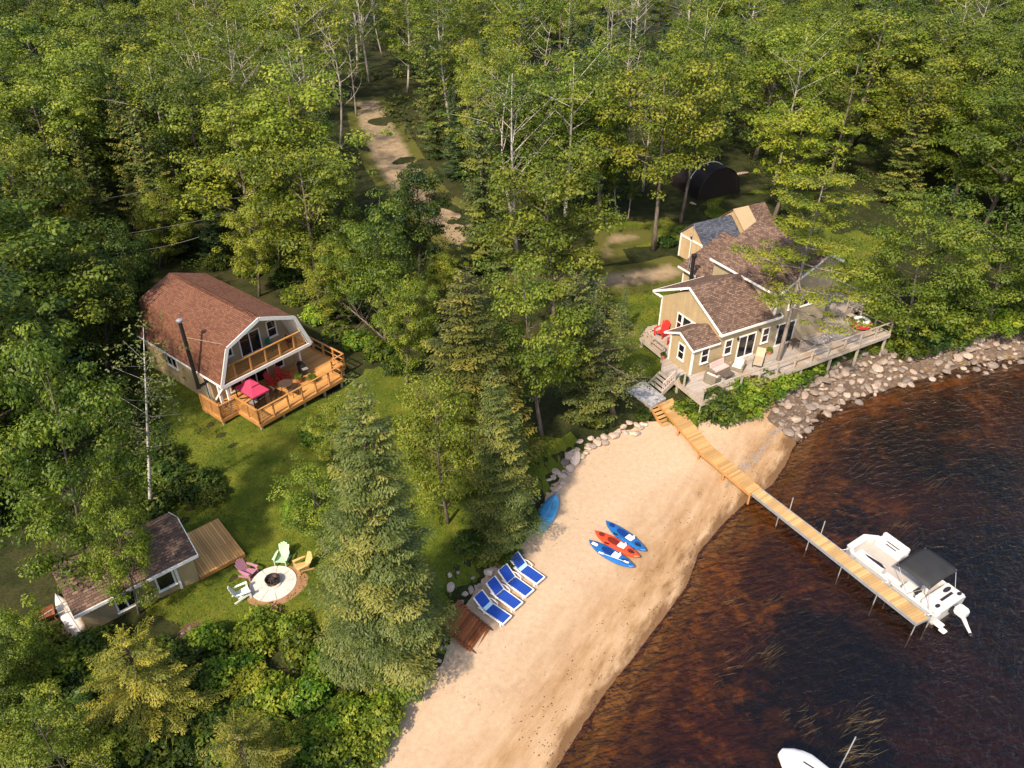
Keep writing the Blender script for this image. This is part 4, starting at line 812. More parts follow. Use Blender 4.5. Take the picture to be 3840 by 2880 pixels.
for x, y, z in cn: MB().box((x * .97, y * .97, .66), (.06, .06, 1.32)).build('post', M['black'], gz0)
def grill(label, loc, rz, s=1.0):
    o = thing('barbecue_grill', label, 'barbecue', loc, rz); o.scale = (s, s, s)
    MB().box((0, 0, .42), (.6, .48, .7)).build('cabinet', M['black'], o, bevel=.02); m = MB(); m.extr([(-.36, y, z) for y, z in [(-.27, .8), (.27, .8), (.25, 1.0), (.1, 1.12), (-.12, 1.1), (-.25, .98)]], (.72, 0, 0)); m.build('lid', M['black'], o, bevel=.015)
    m = MB(); m.box((-.56, 0, .79), (.36, .45, .04)); m.box((.56, 0, .79), (.36, .45, .04)); m.each('side_shelf', M['steel'], o); MB().bar((-.25, -.3, .9), (.25, -.3, .9), .03).build('handle', M['steel'], o)
    m = MB(); [m.tube([(x, -.03, .08), (x, .03, .08)], .08, 10) for x in (-.25, .25)]; m.each('wheel', M['black'], o); return o
grill('black barbecue grill under the pink gazebo canopy', G.w(1.9, -.75, DZ), G.a + .2); grill('black barbecue grill standing at the house corner on orange deck', G.w(6.15, .35, DZ), G.a + 1.4, .85)
red = colour('red_paint', (.48, .03, .03))
adirondack(red, 'red adirondack chair on the orange deck, beside its twin by the window', G.w(3.95, .75, DZ), -G.v + G.u * .1, 'red chairs on the cottage deck'); adirondack(red, 'red adirondack chair on the orange deck, closer to the grill corner', G.w(4.85, .75, DZ), -G.v + G.u * .2, 'red chairs on the cottage deck')
def rtable(label, loc, r, h, mt, ml, name='round_table'):
    o = thing(name, label, 'table', loc); MB().lathe([(r, 0), (r, .03)], (0, 0, h - .03), 22).build('tabletop', mt, o)
    for k in range(4): a = k * math.pi / 2 + .6; MB().tube([(math.cos(a) * r * .75, math.sin(a) * r * .75, 0), (math.cos(a) * r * .5, math.sin(a) * r * .5, h - .03)], .022, 6).build('leg', ml, o)
    return o
def stool_chair(label, loc, rz, mt, group, name='patio_chair'):
    o = thing(name, label, 'chair', loc, rz, group); MB().box((0, 0, .43), (.48, .46, .04)).build('seat', mt, o); m = MB(); m.box((0, .24, .68), (.48, .03, .46), 0, 0, R_(12)); m.build('backrest', mt, o)
    for x in (-.21, .21):
        for y in (-.2, .2): MB().box((x, y, .21), (.035, .035, .42)).build('leg', mt, o)
    return o
brz = colour('bronze_metal', (.07, .045, .032)); rtable('small dark round table in front of the red deck chairs', G.w(4.1, -.55, DZ), .5, .7, brz, brz)
stool_chair('dark metal patio chair at the small round table, back to railing', G.w(4.15, -1.3, DZ), G.a + math.pi, brz, 'dark patio chairs at the round table'); stool_chair('dark metal patio chair at the small round table, toward the gazebo', G.w(3.3, -.5, DZ), G.a + 1.6, brz, 'dark patio chairs at the round table')
def pot(label, loc, r, h, mt, leaf, name='potted_plant', pr_='shrub'):
    o = thing(name, label, 'plant', loc); MB().lathe([(r * .7, 0), (r, h), (r * .85, h), (r * .6, h * .4)], n=16).build('pot', mt, o, smooth=True)
    tr_, cr_ = PROTO[pr_][0]; c_ = link('foliage', cr_, o); c_.scale = (r * 1.2, r * 1.2, r * 1.2); c_.location = (0, 0, h * .85); return o
clay = colour('terracotta', (.34, .13, .06), .8)
pot('bushy potted plant on the orange deck near the house corner', G.w(5.35, -.3, DZ), .26, .4, clay, None, pr_='shrub_light'); pot('low planter with green plant near the orange deck railing', G.w(5.9, -1.0, DZ), .3, .35, M['cedar'], None)
stool_chair('teal chair on the upper balcony below the window', G.w(4.75, 1.35, 5.44), G.a + .3, colour('teal', (.01, .16, .15)), None); stool_chair('brown chair on the upper balcony, at its right end', G.w(5.9, .75, 5.44), G.a + 1.2, colour('maroon', (.13, .035, .03)), None)
# lake house deck furniture
M['wick'] = plain('wicker', (.20, .165, .12), .85, var=.4, scale=30); M['cream'] = plain('cream_cushion', (.66, .56, .46), .85, var=.1)
t = NT('striped_cushion'); c = t.co('Object', rot=(0, 0, .5)); w_ = t.n('ShaderNodeTexWave', _Scale=3.2, _Distortion=.6, wave_type='BANDS'); t.l(c, w_.inputs['Vector']); M['stripe'] = t.done(t.principled(t.ramp(w_.outputs['Fac'], [(.55, (.66, .54, .47)), (.72, (.42, .13, .13))]), .85))
def sofa(label, loc, rz, w, cm, name, cat):
    o = thing(name, label, cat, loc, rz)
    m = MB(); m.span((-w / 2, -.36, .05), (w / 2, .38, .30)); m.span((-w / 2, .26, .3), (w / 2, .40, .72)); m.span((-w / 2, -.36, .3), (-w / 2 + .11, .26, .55)); m.span((w / 2 - .11, -.36, .3), (w / 2, .26, .55)); m.build('frame', M['wick'], o, bevel=.02)
    MB().span((-w / 2 + .12, -.38, .305), (w / 2 - .12, .24, .43)).build('seat_cushion', cm, o, bevel=.03); MB().box((0, .19, .62), (w - .26, .13, .42), 0, 0, R_(-14)).build('back_cushion', cm, o, bevel=.04); return o
sofa('wicker garden sofa with pale striped cushions against the tan wall', H.w(2.0, -.62, HZ), H.a + .12, 1.75, M['stripe'], 'wicker_sofa', 'sofa'); sofa('wicker armchair with cream cushions, opposite sofa by the sliding door', H.w(3.45, -1.05, HZ), H.a - 1.05, .92, M['cream'], 'wicker_armchair', 'armchair'); sofa('wicker armchair seen from behind, nearest the front railing corner', H.w(.72, -1.45, HZ), H.a + 1.9, .92, M['cream'], 'wicker_armchair', 'armchair')
ct = thing('coffee_table', 'low dark wicker coffee table between the deck sofa and armchairs', 'table', H.w(1.95, -1.6, HZ), H.a + .1); MB().box((0, 0, .40), (.95, .55, .05)).build('tabletop', plain('dark_wicker', (.10, .075, .055), .7, var=.3), ct)
for x in (-.42, .42):
    for y in (-.22, .22): MB().box((x, y, .19), (.06, .06, .38)).build('leg', M['wick'], ct)
cl = thing('chaise_lounge', 'beige wicker chaise longue with raised back before the sliding door', 'sun lounger', H.w(4.75, -1.62, HZ), H.a + R_(38)); bg = plain('beige_sling', (.42, .33, .22), .8, var=.12)
m = MB(); m.box((.55, 0, .32), (1.25, .62, .05)); m.build('seat', bg, cl); m = MB(); m.box((1.5, 0, .50), (.8, .62, .05), 0, R_(-28)); m.build('backrest', bg, cl)
for x in (.05, 1.1):
    for y in (-.3, .3): MB().box((x, y, .15), (.05, .05, .32)).build('leg', M['black'], cl)
m = MB(); [m.bar((-.06, y, .3), (1.2, y, .3), .05, .06) for y in (-.33, .33)]; m.each('side_rail', M['black'], cl)
adirondack(colour('bright_red', (.62, .02, .015)), 'bright red adirondack chair on the grey deck below gable windows', H.w(1.55, 5.3, HZ), -H.u - H.v * .3, 'red chairs on the grey deck', s=1.2); adirondack(colour('bright_red2', (.50, .02, .015)), 'red adirondack chair on the grey deck beside the entry wall', H.w(1.5, 3.75, HZ), -H.u - H.v * .1, 'red chairs on the grey deck')
pot('dark round planter at the top of the grey deck stair', H.w(-1.05, -.6, HZ), .3, .3, brz, None, pr_='shrub_dark'); pot('small potted plant against the entry wall on the grey deck', H.w(-.35, 2.62, HZ), .2, .35, clay, None, pr_='shrub_dark')
pot('red flowering pot plant by the wall behind the chaise longue', H.w(7.0, -.55, HZ), .22, .3, clay, None, pr_='shrub_yellow')
rt = rtable('red round table with a white top at the grey deck far end', H.w(16.0, -1.1, HZ), .62, .72, M['resin'], red, 'patio_table'); MB().lathe([(.70, .0), (.72, .3), (.66, .42), (.6, .42)], (0, 0, .22), 22).build('table_skirt', colour('red_skirt', (.42, .02, .03)), rt, smooth=True); MB().lathe([(.2, 0), (.24, .02)], (0, 0, .725), 16).build('table_insert', M['black'], rt)
stool_chair('grey patio chair behind the red and white round table', H.w(16.3, .2, HZ), H.a - .2, M['grey'], None); adirondack(M['grey'], 'weathered grey adirondack chair at the far rail of the grey deck', H.w(15.6, 1.1, HZ), -H.v * 1 - H.u * .3, None)
hm = thing('hammock', 'grey slatted hammock curving between stands on the shaded grey deck', 'hammock', H.w(11.0, -1.25, HZ), H.a - .2); m = MB()
for i in range(13): f = i / 12 * 2 - 1; m.box((f * 1.1, 0, .35 + .5 * f * f), (.13, .95, .02), 0, -math.atan(f * .9))
m.build('bed', plain('grey_slats', (.34, .31, .29), .8), hm); m = MB(); [m.bar((-.75 * s, y, .02), (1.3 * s, y * .3, 1.0), .05) for s in (-1, 1) for y in (-.4, .4)]; m.build('stand', M['grey'], hm)
sb = thing('side_table', 'small dark table with things on it before the shaded door', 'table', H.w(9.2, -.75, HZ), H.a); MB().box((0, 0, .6), (.7, .55, .04)).build('tabletop', brz, sb)
for x in (-.3, .3):
    for y in (-.22, .22): MB().box((x, y, .3), (.04, .04, .6)).build('leg', brz, sb)
# ------------------------------------------------------------------ small cabin bottom left
CB = Frame(-16.22, 26.37, 41); cbn = thing('small_cabin', 'small tan cabin with brown shingle roof half hidden by a leafy tree', 'cabin', (*CB.o, 0), CB.a)
m = MB(); m.span((-5.35, .0, 1.5), (0.0, 3.1, 3.72)); m.extr([(0.0, 0, 3.71), (0.0, 3.1, 3.71), (0.0, 1.55, 4.84)], (-5.35, 0, 0)); m.build('wall', M['tan'], cbn, uv=True)
m = MB(); roofslab(m, (-5.6, -.4, 3.84), (.2, -.4, 3.84), (.2, 1.55, 4.98), (-5.6, 1.55, 4.98), .09); roofslab(m, (-5.6, 3.45, 3.92), (.2, 3.45, 3.92), (.2, 1.55, 4.98), (-5.6, 1.55, 4.98), .09); m.build('roof', M['roof_brown'], cbn, uv=True)
m = MB(); m.span((-5.6, -.45, 3.68), (.22, -.39, 3.85)); m.bar((.22, -.4, 3.78), (.22, 1.55, 4.9), .04, .13); m.bar((.22, 3.45, 3.86), (.22, 1.55, 4.9), .04, .13); m.build('fascia', M['white'], cbn)
pane_window(cbn, 'S', -1.95, -1.05, 2.35, 3.5, 0.0, 0, 0); pane_window(cbn, 'S', -3.9, -2.9, 2.35, 3.4, 0.0, 1, 0); MB().span((-.98, -.05, 1.6), (-.86, .0, 3.7)).build('corner_board', M['white'], cbn)
m = MB().span((.04, -.02, 1.93), (2.5, 3.5, 1.985)).build('deck', M['cedar_y'], cbn); q = MB()
for a, b in (((.04, 0), (2.5, 0)), ((2.5, 0), (2.5, 3.5)), ((2.5, 3.5), (.04, 3.5))): q.bar((*a, 1.83), (*b, 1.83), .05, .18)
for x in (.2, 2.4):
    for y in (.1, 1.75, 3.4): q.box((x, y, 1.5), (.12, .12, .85))
q.build('deck_frame', M['cedar'], m)
so = thing('wooden_stool', 'small orange wooden stool on the cabin deck against the wall', 'stool', CB.w(.35, 1.75, 1.985), CB.a); MB().box((0, 0, .42), (.4, .4, .04)).build('seat', M['cedar'], so)
for x in (-.16, .16):
    for y in (-.16, .16): MB().box((x, y, .2), (.04, .04, .4)).build('leg', M['cedar'], so)
rust = plain('rusty_steel', (.22, .075, .03), .8, .3, .5)
p = at(*k5(150, 985), 2.1); wbw = thing('wheelbarrow', 'rusty wheelbarrow in the shade beside the upturned white canoe', 'wheelbarrow', (p[0], p[1], gz(*p[:2])), .6)
m = MB(); m.loft([[(x * s, y * s, z) for x, y in [(-.5, -.32), (.45, -.36), (.45, .36), (-.5, .32)]] for s, z in [(.6, .28), (1.0, .58)]], caps=False); m.poly([(-.3, -.19, .29), (.27, -.21, .29), (.27, .21, .29), (-.3, .19, .29)]); m.build('tray', rust, wbw); MB().tube([(-.62, -.05, .2), (-.62, .05, .2)], .2, 14).build('wheel', M['black'], wbw); m = MB(); [m.bar((-.6, s * .1, .22), (1.0, s * .3, .5), .05) for s in (-1, 1)]; m.each('handle', M['grey'], wbw)
m = MB(); [m.bar((.35, s * .2, .3), (.4, s * .22, 0), .04) for s in (-1, 1)]; m.each('leg', rust, wbw)
p = at(*k5(315, 1078), 1.9); pal = thing('wood_pallet', 'flat grey wooden pallet on the ground below the white canoe', 'pallet', (p[0], p[1], gz(*p[:2])), R_(35)); m = MB()
for i in range(6): m.box((-.5 + i * .2, 0, .13), (.17, 1.0, .025))
m.build('boards', M['grey'], pal); m = MB(); [m.box((0, y, .06), (1.2, .09, .11)) for y in (-.45, 0, .45)]; m.each('runner', M['resin'], pal)
# ------------------------------------------------------------------ sheds behind the lake house
def shed(label, fr, u0, u1, v0, v1, z0, ze, zr, wallm, roofm, panel=0.0):
    o = thing('shed', label, 'shed', (*fr.o, 0), fr.a); vm = (v0 + v1) / 2
    m = MB(); m.span((u0, v0, z0), (u1, v1, ze)); m.extr([(u0, v0, ze - .005), (u0, v1, ze - .005), (u0, vm, zr)], (u1 - u0, 0, 0)); m.build('wall', wallm, o, uv=True)
    k = (zr - ze) / (vm - v0); e = .25; m = MB(); a = u0 + panel; roofslab(m, (a - .15 * (panel == 0), v0 - e, ze - e * k + .1), (u1 + .2, v0 - e, ze - e * k + .1), (u1 + .2, vm, zr + .1), (a - .15 * (panel == 0), vm, zr + .1), .08); roofslab(m, (u0 - .15, v1 + e, ze - e * k + .1), (u1 + .2, v1 + e, ze - e * k + .1), (u1 + .2, vm, zr + .1), (u0 - .15, vm, zr + .1), .08); m.build('roof', roofm, o, uv=True)
    if panel: m = MB(); roofslab(m, (u0 - .15, v0 - e, ze - e * k + .1), (u0 + panel - .01, v0 - e, ze - e * k + .1), (u0 + panel - .01, vm, zr + .1), (u0 - .15, vm, zr + .1), .08); m.build('roof_panel', plain('bare_plywood', (.38, .28, .16), .8, var=.1), o, uv=True)
    return o, vm
s1_, vm = shed('tan shed with blue grey shingle roof and white cross trim', H, 13.1, 17.3, 14.35, 17.4, 2.0, 4.55, 5.85, M['tan_shed'], M['roof_slate'])
m = MB(); m.span((13.04, 14.35, 4.2), (13.1, 17.4, 4.36)); m.span((13.04, 15.8, 2.2), (13.1, 15.95, 4.2)); m.span((13.04, 14.3, 2.1), (13.1, 14.45, 4.5)); m.span((13.04, 17.3, 2.1), (13.1, 17.45, 4.5)); m.each('trim', M['white'], s1_); MB().lathe([(.08, 0), (.08, .2)], (13.0, 15.9, 4.45), 8).build('wall_lamp', M['black'], s1_)
shed('brown roofed shed with a bare tan panel, behind the blue roofed shed', H, 18.3, 21.9, 14.2, 18.6, 2.0, 4.3, 6.1, M['tan_shed'], M['roof_brown'], 1.75)
# black arched shelter
qa, qb = at(1508, 425, 2.9), at(1597, 410, 2.9); qd = qb - qa; qw = np.hypot(*qd[:2]); qz = gz(*((qa + qb) / 2)[:2])
qs = thing('arched_shelter', 'black fabric covered arched shelter at the edge of the forest', 'shelter', (*((qa + qb) / 2)[:2], qz - .1), math.atan2(*qd[1::-1]))
arch = [(math.cos(a) * qw / 2, max(0, math.sin(a)) ** .8 * 3.4) for a in np.linspace(0, math.pi, 17)]; blk = plain('black_fabric', (.018, .012, .012), .6, var=.4, scale=1.5, spec=.3)
m = MB().loft([[(x * (1 + .006 * (i % 2)), y, z * (1 + .008 * (i % 2))) for x, z in arch] for i, y in enumerate(np.linspace(0, 7, 9))], close=False, caps=False); m.build('cover', blk, qs, smooth=True); m = MB(); m.poly([(x * .97, .06, z * .985) for x, z in arch]); m.poly([(x * .97, 6.9, z * .985) for x, z in arch]); m.each('end_panel', plain('dark_panel', (.022, .012, .010), .8), qs)
MB().tube([(x * 1.012, 2.2, z * 1.01 + .02) for x, z in arch], .035, 5).build('strap', M['resin'], qs); m = MB()
for y in (0.02, 6.98): m.tube([(x, y, z) for x, z in arch], .05, 5)
m.each('hoop', M['black'], qs)
# ------------------------------------------------------------------ boats
KO = np.array([21.32, 24.77]); bd = math.atan2(.857, -.515)
bt = thing('deck_boat', 'white open deck boat with black canopy and outboard, moored along the dock', 'boat', (KO[0], KO[1], 0), bd); gel = plain('gelcoat', (.56, .53, .50), .3, var=.06, spec=.5); gel2 = plain('boat_vinyl', (.60, .57, .52), .5, var=.06); drk = plain('dark_vinyl', (.02, .016, .02), .5); flo = plain('boat_floor', (.40, .35, .30), .8, var=.1)
out = [(-.1, -.32), (5.05, -.30), (5.55, -.62), (5.62, -2.15), (5.1, -2.78), (3.4, -2.92), (-.1, -2.88)]; inn = [(.1, -.5), (4.95, -.48), (5.2, -.7), (5.25, -2.05), (4.95, -2.55), (3.4, -2.72), (.1, -2.7)]
m = MB(); m.loft([[(x * .985 + .03, (y + 1.6) * .8 - 1.6, -.35) for x, y in out], [(x, (y + 1.6) * .97 - 1.6, .1) for x, y in out], [(x, y, .62) for x, y in out], [(x, y, .72) for x, y in out], [(x, y, .72) for x, y in inn], [(x, y, .40) for x, y in inn]], caps=False); m.build('hull', gel, bt, bevel=.02); MB().prism(inn[::-1], .36, .41).build('floor', flo, bt)
m = MB(); m.tube([(x, y, .66) for x, y in out + out[:1]], .03, 5); m.build('rub_rail', plain('rub', (.35, .33, .32), .6), bt)
def cushion(nm, a, b, mt=None, bv=.05): return MB().span(a, b).build(nm, mt or gel2, bt, bevel=bv)
sd_ = cushion('seat', (3.35, -2.86, .4), (4.95, -2.2, .86)); cushion('seat_back', (3.3, -2.98, .74), (4.9, -2.72, 1.12)); MB().span((3.7, -2.66, .862), (4.5, -2.58, .872)).build('dark_insert', drk, bt); MB().span((3.75, -2.42, .862), (4.4, -2.34, .872)).build('dark_insert', drk, bt)
cushion('seat', (3.3, -.98, .4), (4.9, -.42, .82)); cushion('seat_back', (3.2, -.55, .74), (4.7, -.32, 1.02)); m = MB(); m.prism([(3.25, -.82), (3.5, -.62), (4.2, -.66), (4.55, -.78), (4.2, -.86), (3.6, -.94)], .81, .832); m.build('dark_insert', drk, bt)
cushion('side_locker', (2.15, -.80, .4), (3.1, -.40, .74), bv=.02); cushion('console', (1.35, -1.0, .4), (2.0, -.42, 1.02), gel, .05); MB().box((1.32, -.72, 1.02), (.25, .5, .02), 0, R_(-30)).build('dashboard', drk, bt); m = MB(); m.tube([(1.22 - .02, -.72 + .19 * math.cos(a), 1.05 + .19 * math.sin(a)) for a in np.linspace(0, 6.283, 17)], .018, 5); m.build('steering_wheel', M['black'], bt)
cushion('helm_seat', (.95, -.95, .5), (1.25, -.5, .95)); cushion('helm_seat', (1.1, -1.75, .5), (1.45, -1.3, .98)); cushion('stern_deck', (-.12, -2.78, .5), (.92, -.55, .92), gel, .06)
for x, y, rx_, ry_ in ((.62, -2.25, .12, .32), (.12, -2.55, .1, .16), (.22, -.85, .1, .18)): m = MB(); m.prism([(x + rx_ * math.cos(a), y + ry_ * math.sin(a)) for a in np.linspace(0, 6.283, 15)[:-1]], .91, .93); m.build('dark_insert', drk, bt)
MB().span((.28, -2.3, .91), (.42, -1.3, .93)).build('dark_insert', drk, bt); m = MB(); m.span((-.5, -.75, .2), (-.08, -.3, .28)); m.span((-.75, -.7, .02), (-.42, -.34, .09)); m.each('boarding_step', gel2, bt, bevel=.03)
can = MB(); rows = [[(x, y, 2.15 + .16 * math.cos((y + 1.45) * 1.25) - .07 * ((x - 1.65) / .95) ** 2 - (.05 if abs(x - 1.65) > .94 else 0)) for y in np.linspace(-2.72, -.25, 9)] for x in np.linspace(.68, 2.62, 9)]
can.loft(rows, close=False, caps=False); can = can.build('canopy', plain('black_canvas', (.022, .021, .021), .75, var=.25, scale=2), bt, smooth=True); so_ = can.modifiers.new('thick', 'SOLIDIFY'); so_.thickness = .02
m = MB()
for y in (-2.62, -.36):
    for x in (.75, 2.55): m.tube([(1.62, y, .72), (x, y, 2.1)], .018, 5)
    m.tube([(.35, y, .75), (.75, y, 2.05)], .018, 5)
m.each('canopy_frame', M['steel'], bt)
om = MB(); om.loft([[( -.62 + (.30 * sx), -1.58 + .21 * sy, z) for sx, sy in ((-1 * k, -1 * k), (1 * k, -1 * k), (1 * k, 1 * k), (-1 * k, 1 * k))] for z, k in ((.62, .7), (.72, 1.0), (1.12, 1.0), (1.24, .65))]); om = om.build('outboard_motor', gel, bt, bevel=.05); MB().tube([(-.75, -1.58, .7), (-1.15, -1.56, .3), (-1.5, -1.5, .05)], [.12, .09, .06], 8).build('motor_leg', gel, om); MB().box((-1.5, -1.48, .06), (.2, .05, .26), .5).build('propeller', M['black'], om); MB().box((-.3, -1.58, .6), (.35, .3, .3)).build('motor_bracket', M['black'], om)
for i_, (x_, y_) in enumerate([(5.3, -.45), (2.6, -.3), (.1, -.4)]):
    m = MB(); m.tube([(x_, y_, .74), (x_ + .1, y_ * .3, .70), (x_ + .15, .12, .82)], .018, 5); m.build('mooring_rope', M['resin'], bt); MB().box((x_, y_, .74), (.16, .05, .04)).build('cleat', M['steel'], bt)
b2 = at(1701, 1622, .7); b2o = thing('covered_boat', 'small boat under a fitted white cover, cut by the lower edge of the picture', 'boat', (b2[0], b2[1], 0), R_(-48)); wv = plain('white_cover', (.66, .65, .63), .6, var=.05)
rg = []
for x in np.linspace(-.25, 4.6, 15): f = min(1, ((x + .3) / 1.0)) ** .5; ww = .78 * f; rg.append([(x, ww * math.cos(a) * (1 if abs(math.cos(a)) < .9 else 1), .35 + (.42 * f * max(0, math.sin(a)) ** .6 if math.sin(a) > 0 else .6 * math.sin(a) * .8)) for a in np.linspace(0, 6.283, 17)[:-1]])
MB().loft(rg).build('cover', wv, b2o, smooth=True); MB().box((1.0, .05, .80), (.55, .05, .03), .15).build('dark_strap', drk, b2o); m = MB(); m.tube([(x, .8 * min(1, ((x + .3) / 1.0)) ** .5 * s, .33) for s in (1,) for x in np.linspace(-.25, 4.6, 12)], .03, 5); m.tube([(x, -.8 * min(1, ((x + .3) / 1.0)) ** .5, .33) for x in np.linspace(-.25, 4.6, 12)], .03, 5); m.build('gunwale', gel, b2o)
pp = at(1806, 1668, 0); zt = yonv(0, 1598, pp[0], pp[1]); m = MB().tube([(0, 0, -2), (.25, .12, zt)], .028, 7); tag(m.build('mooring_pole', M['steel'], loc=(pp[0], pp[1], 0)), 'thin steel mooring pole rising from the water beside the covered boat', 'pole')
# overhead lines between the trees left of the cottage
for i, (a, b, lb) in enumerate([((60, 447), (345, 404), 'topmost of the overhead cables crossing the forest left of the cottage'), ((90, 528), (520, 456), 'middle overhead cable crossing the forest left of the cottage'), ((215, 549), (430, 512), 'lowest overhead cable crossing the forest behind the cottage roof')]):
    A = at(*a, 9 - i); B = at(*b, 9.5 - i); m = MB(); m.tube([A + (B - A) * f - np.array([0, 0, 1.2 * f * (1 - f)]) for f in np.linspace(0, 1, 14)], .022, 5); tag(m.build('power_cable', plain('cable%d' % i, (.10, .09, .08), .6)), lb, 'cable', 'overhead cables left of the cottage')
# ------------------------------------------------------------------ rocks
import bmesh
def rockmesh(seed, ang=.5):
    bm = bmesh.new(); bmesh.ops.create_icosphere(bm, subdivisions=2, radius=.5); g = np.random.default_rng(seed)
    pl_ = [(norm(g.normal(size=3)), g.uniform(.26, .42)) for _ in range(9)]; sc = g.uniform(.75, 1.2, 3) * np.array([1.15, .95, .72])
    for v in bm.verts:
        p = np.array(v.co)
        for n, d in pl_:
            e = p @ n - d
            if e > 0: p = p - n * e * .9
        v.co = p * sc + g.normal(size=3) * .012
    me = bpy.data.meshes.new('rock'); bm.to_mesh(me); bm.free(); me.materials.append(M['rock']); return me
t = NT('rock'); c = t.co('Object'); r = t.n('ShaderNodeObjectInfo').outputs['Random']; n = t.noise(c, 3.2, 6, .7); n2 = t.noise(c, 14, 4)
f = t.math('ADD', t.math('MULTIPLY', n, .5), t.math('MULTIPLY', r, .5)); col = t.ramp(f, [(.2, (.16, .125, .105)), (.45, (.28, .22, .175)), (.62, (.36, .265, .20)), (.85, (.45, .38, .32))])
M['rock'] = t.done(t.principled(t.mix(1., col, t.ramp(n2, [(.3, .7), (.65, 1.1)]), 'MULTIPLY'), .9, t.bump(n, .5, .05), spec=.2))
t = NT('shore_soil'); c = t.co('World'); n = t.noise(c, 1.6, 6, .7); n2 = t.noise(c, 9, 4, .7); M['shore_soil'] = t.done(t.principled(t.ramp(t.math('ADD', t.math('MULTIPLY', n, .5), t.math('MULTIPLY', n2, .5)), [(.3, (.04, .025, .017)), (.5, (.12, .078, .05)), (.66, (.24, .165, .11))]), .95, t.bump(n2, .9, .08)))
RM = [rockmesh(200 + i) for i in range(7)]; rg_ = random.Random(11)
MR2 = M['rock'].copy(); MR2.name = 'pale_rock'
for nd in MR2.node_tree.nodes:
    if nd.type == 'VALTORGB' and len(nd.color_ramp.elements) == 4:
        for e_ in nd.color_ramp.elements: e_.color = [min(.8, v * 1.5) for v in e_.color[:3]] + [1]
RM2 = []
for m_ in RM: q_ = m_.copy(); q_.materials.clear(); q_.materials.append(MR2); RM2.append(q_)
def rock(x, y, s, label, group=None, flat=1.0, sink=.22, name='rock', long=1.0, rz=None, pale=False):
    o = bpy.data.objects.new(name, (RM2 if pale else RM)[rg_.randrange(7)]); COL.objects.link(o); o.location = (float(x), float(y), gz(x, y) + s * (.36 * flat - sink)); o.scale = (s * long, s, s * flat); o.rotation_euler = (rg_.uniform(-.3, .3), rg_.uniform(-.3, .3), rg_.uniform(0, 6.3) if rz is None else rz); return tag(o, label, 'rock', group)
ORD = ['first', 'second', 'third', 'fourth', 'fifth', 'sixth', 'seventh', 'eighth', 'ninth', 'tenth', 'eleventh', 'twelfth', 'thirteenth', 'fourteenth']
def rockrun(px, z, step, band, smin, smax, label, group):
    P = [at(x, y, z)[:2] for x, y in px]; Q = densify([tuple(p) for p in P], step, .02, 5, closed=False)
    for i, q in enumerate(Q):
        d = Q[min(i + 1, len(Q) - 1)] - Q[max(i - 1, 0)]; d = d / max(1e-6, np.hypot(*d)); nn = np.array([-d[1], d[0]])
        p = q + nn * rg_.uniform(*band); s = smin + (smax - smin) * rg_.random() ** 2.2; rock(p[0], p[1], s, label, group, rg_.uniform(.75, 1.1), .12, pale=True)
rockrun([(955, 1430), (990, 1362)], 1.1, .5, (-.1, .5), .22, .5, 'small rock beside the brown plank steps', 'rocks by the plank steps')
rockrun([(992, 1302), (1020, 1280), (1056, 1240), (1092, 1212), (1118, 1198)], 1.0, .42, (-.2, .25), .38, .78, 'tan rock in the row behind the blue sun loungers', 'rocks behind the sun loungers'); rockrun([(985, 1290), (1040, 1240)], 1.3, .45, (.2, .9), .25, .5, 'tan rock in the row behind the blue sun loungers', 'rocks behind the sun loungers')
rockrun([(1143, 1142), (1152, 1110), (1178, 1068)], 1.1, .5, (.0, .4), .28, .55, 'rock between upturned blue canoe and the bushes', 'rocks beside the blue canoe')
rockrun([(1190, 1056), (1225, 1012), (1262, 978), (1300, 953), (1350, 935), (1405, 919)], 1.0, .40, (-.40, .15), .42, .98, 'pale rock in the edging between blue canoe and beach steps', 'rocks from canoe to beach steps'); rockrun([(1196, 1042), (1262, 966), (1400, 908)], 1.2, .42, (.0, .5), .36, .85, 'pale rock in the edging between blue canoe and beach steps', 'rocks from canoe to beach steps')
rockrun([(1478, 902), (1530, 915), (1580, 918), (1640, 890), (1700, 850)], .9, .34, (-.5, .5), .22, .62, 'grey rock in the bank below the bushes beside the boardwalk', 'rocks below the deck bushes'); rockrun([(1500, 892), (1560, 903), (1640, 872), (1700, 838)], 1.2, .36, (-.3, .7), .25, .7, 'grey rock in the bank below the bushes beside the boardwalk', 'rocks below the deck bushes')
NEP = [at(x, y, .6)[:2] for x, y in [(1655, 905), (1700, 852), (1770, 792), (1850, 766), (1960, 745), (2100, 722), (2260, 708), (2260, 778), (2100, 795), (1960, 820), (1850, 862), (1778, 900), (1738, 938), (1700, 930)]]
sheet('rocky_shore', [tuple(p) for p in NEP], .45, .03, M['shore_soil'], 14, .12, .4)
sp_ = []; a_ = np.array(NEP); tr_ = 0
while len(sp_) < 235 and tr_ < 20000:
    tr_ += 1; q = np.array([rg_.uniform(a_[:, 0].min(), a_[:, 0].max()), rg_.uniform(a_[:, 1].min(), a_[:, 1].max())]); s = .36 + .62 * rg_.random() ** 1.8
    if not inpoly([q], NEP)[0] or any(math.hypot(q[0] - p[0], q[1] - p[1]) < .36 * (s + p[2]) * .86 for p in sp_): continue
    sp_.append((q[0], q[1], s)); rock(q[0], q[1], s, 'pinkish brown rock on the lake shore right of the house', 'rocks along the lake shore', rg_.uniform(.75, 1.1), .06, 'shore_rock')
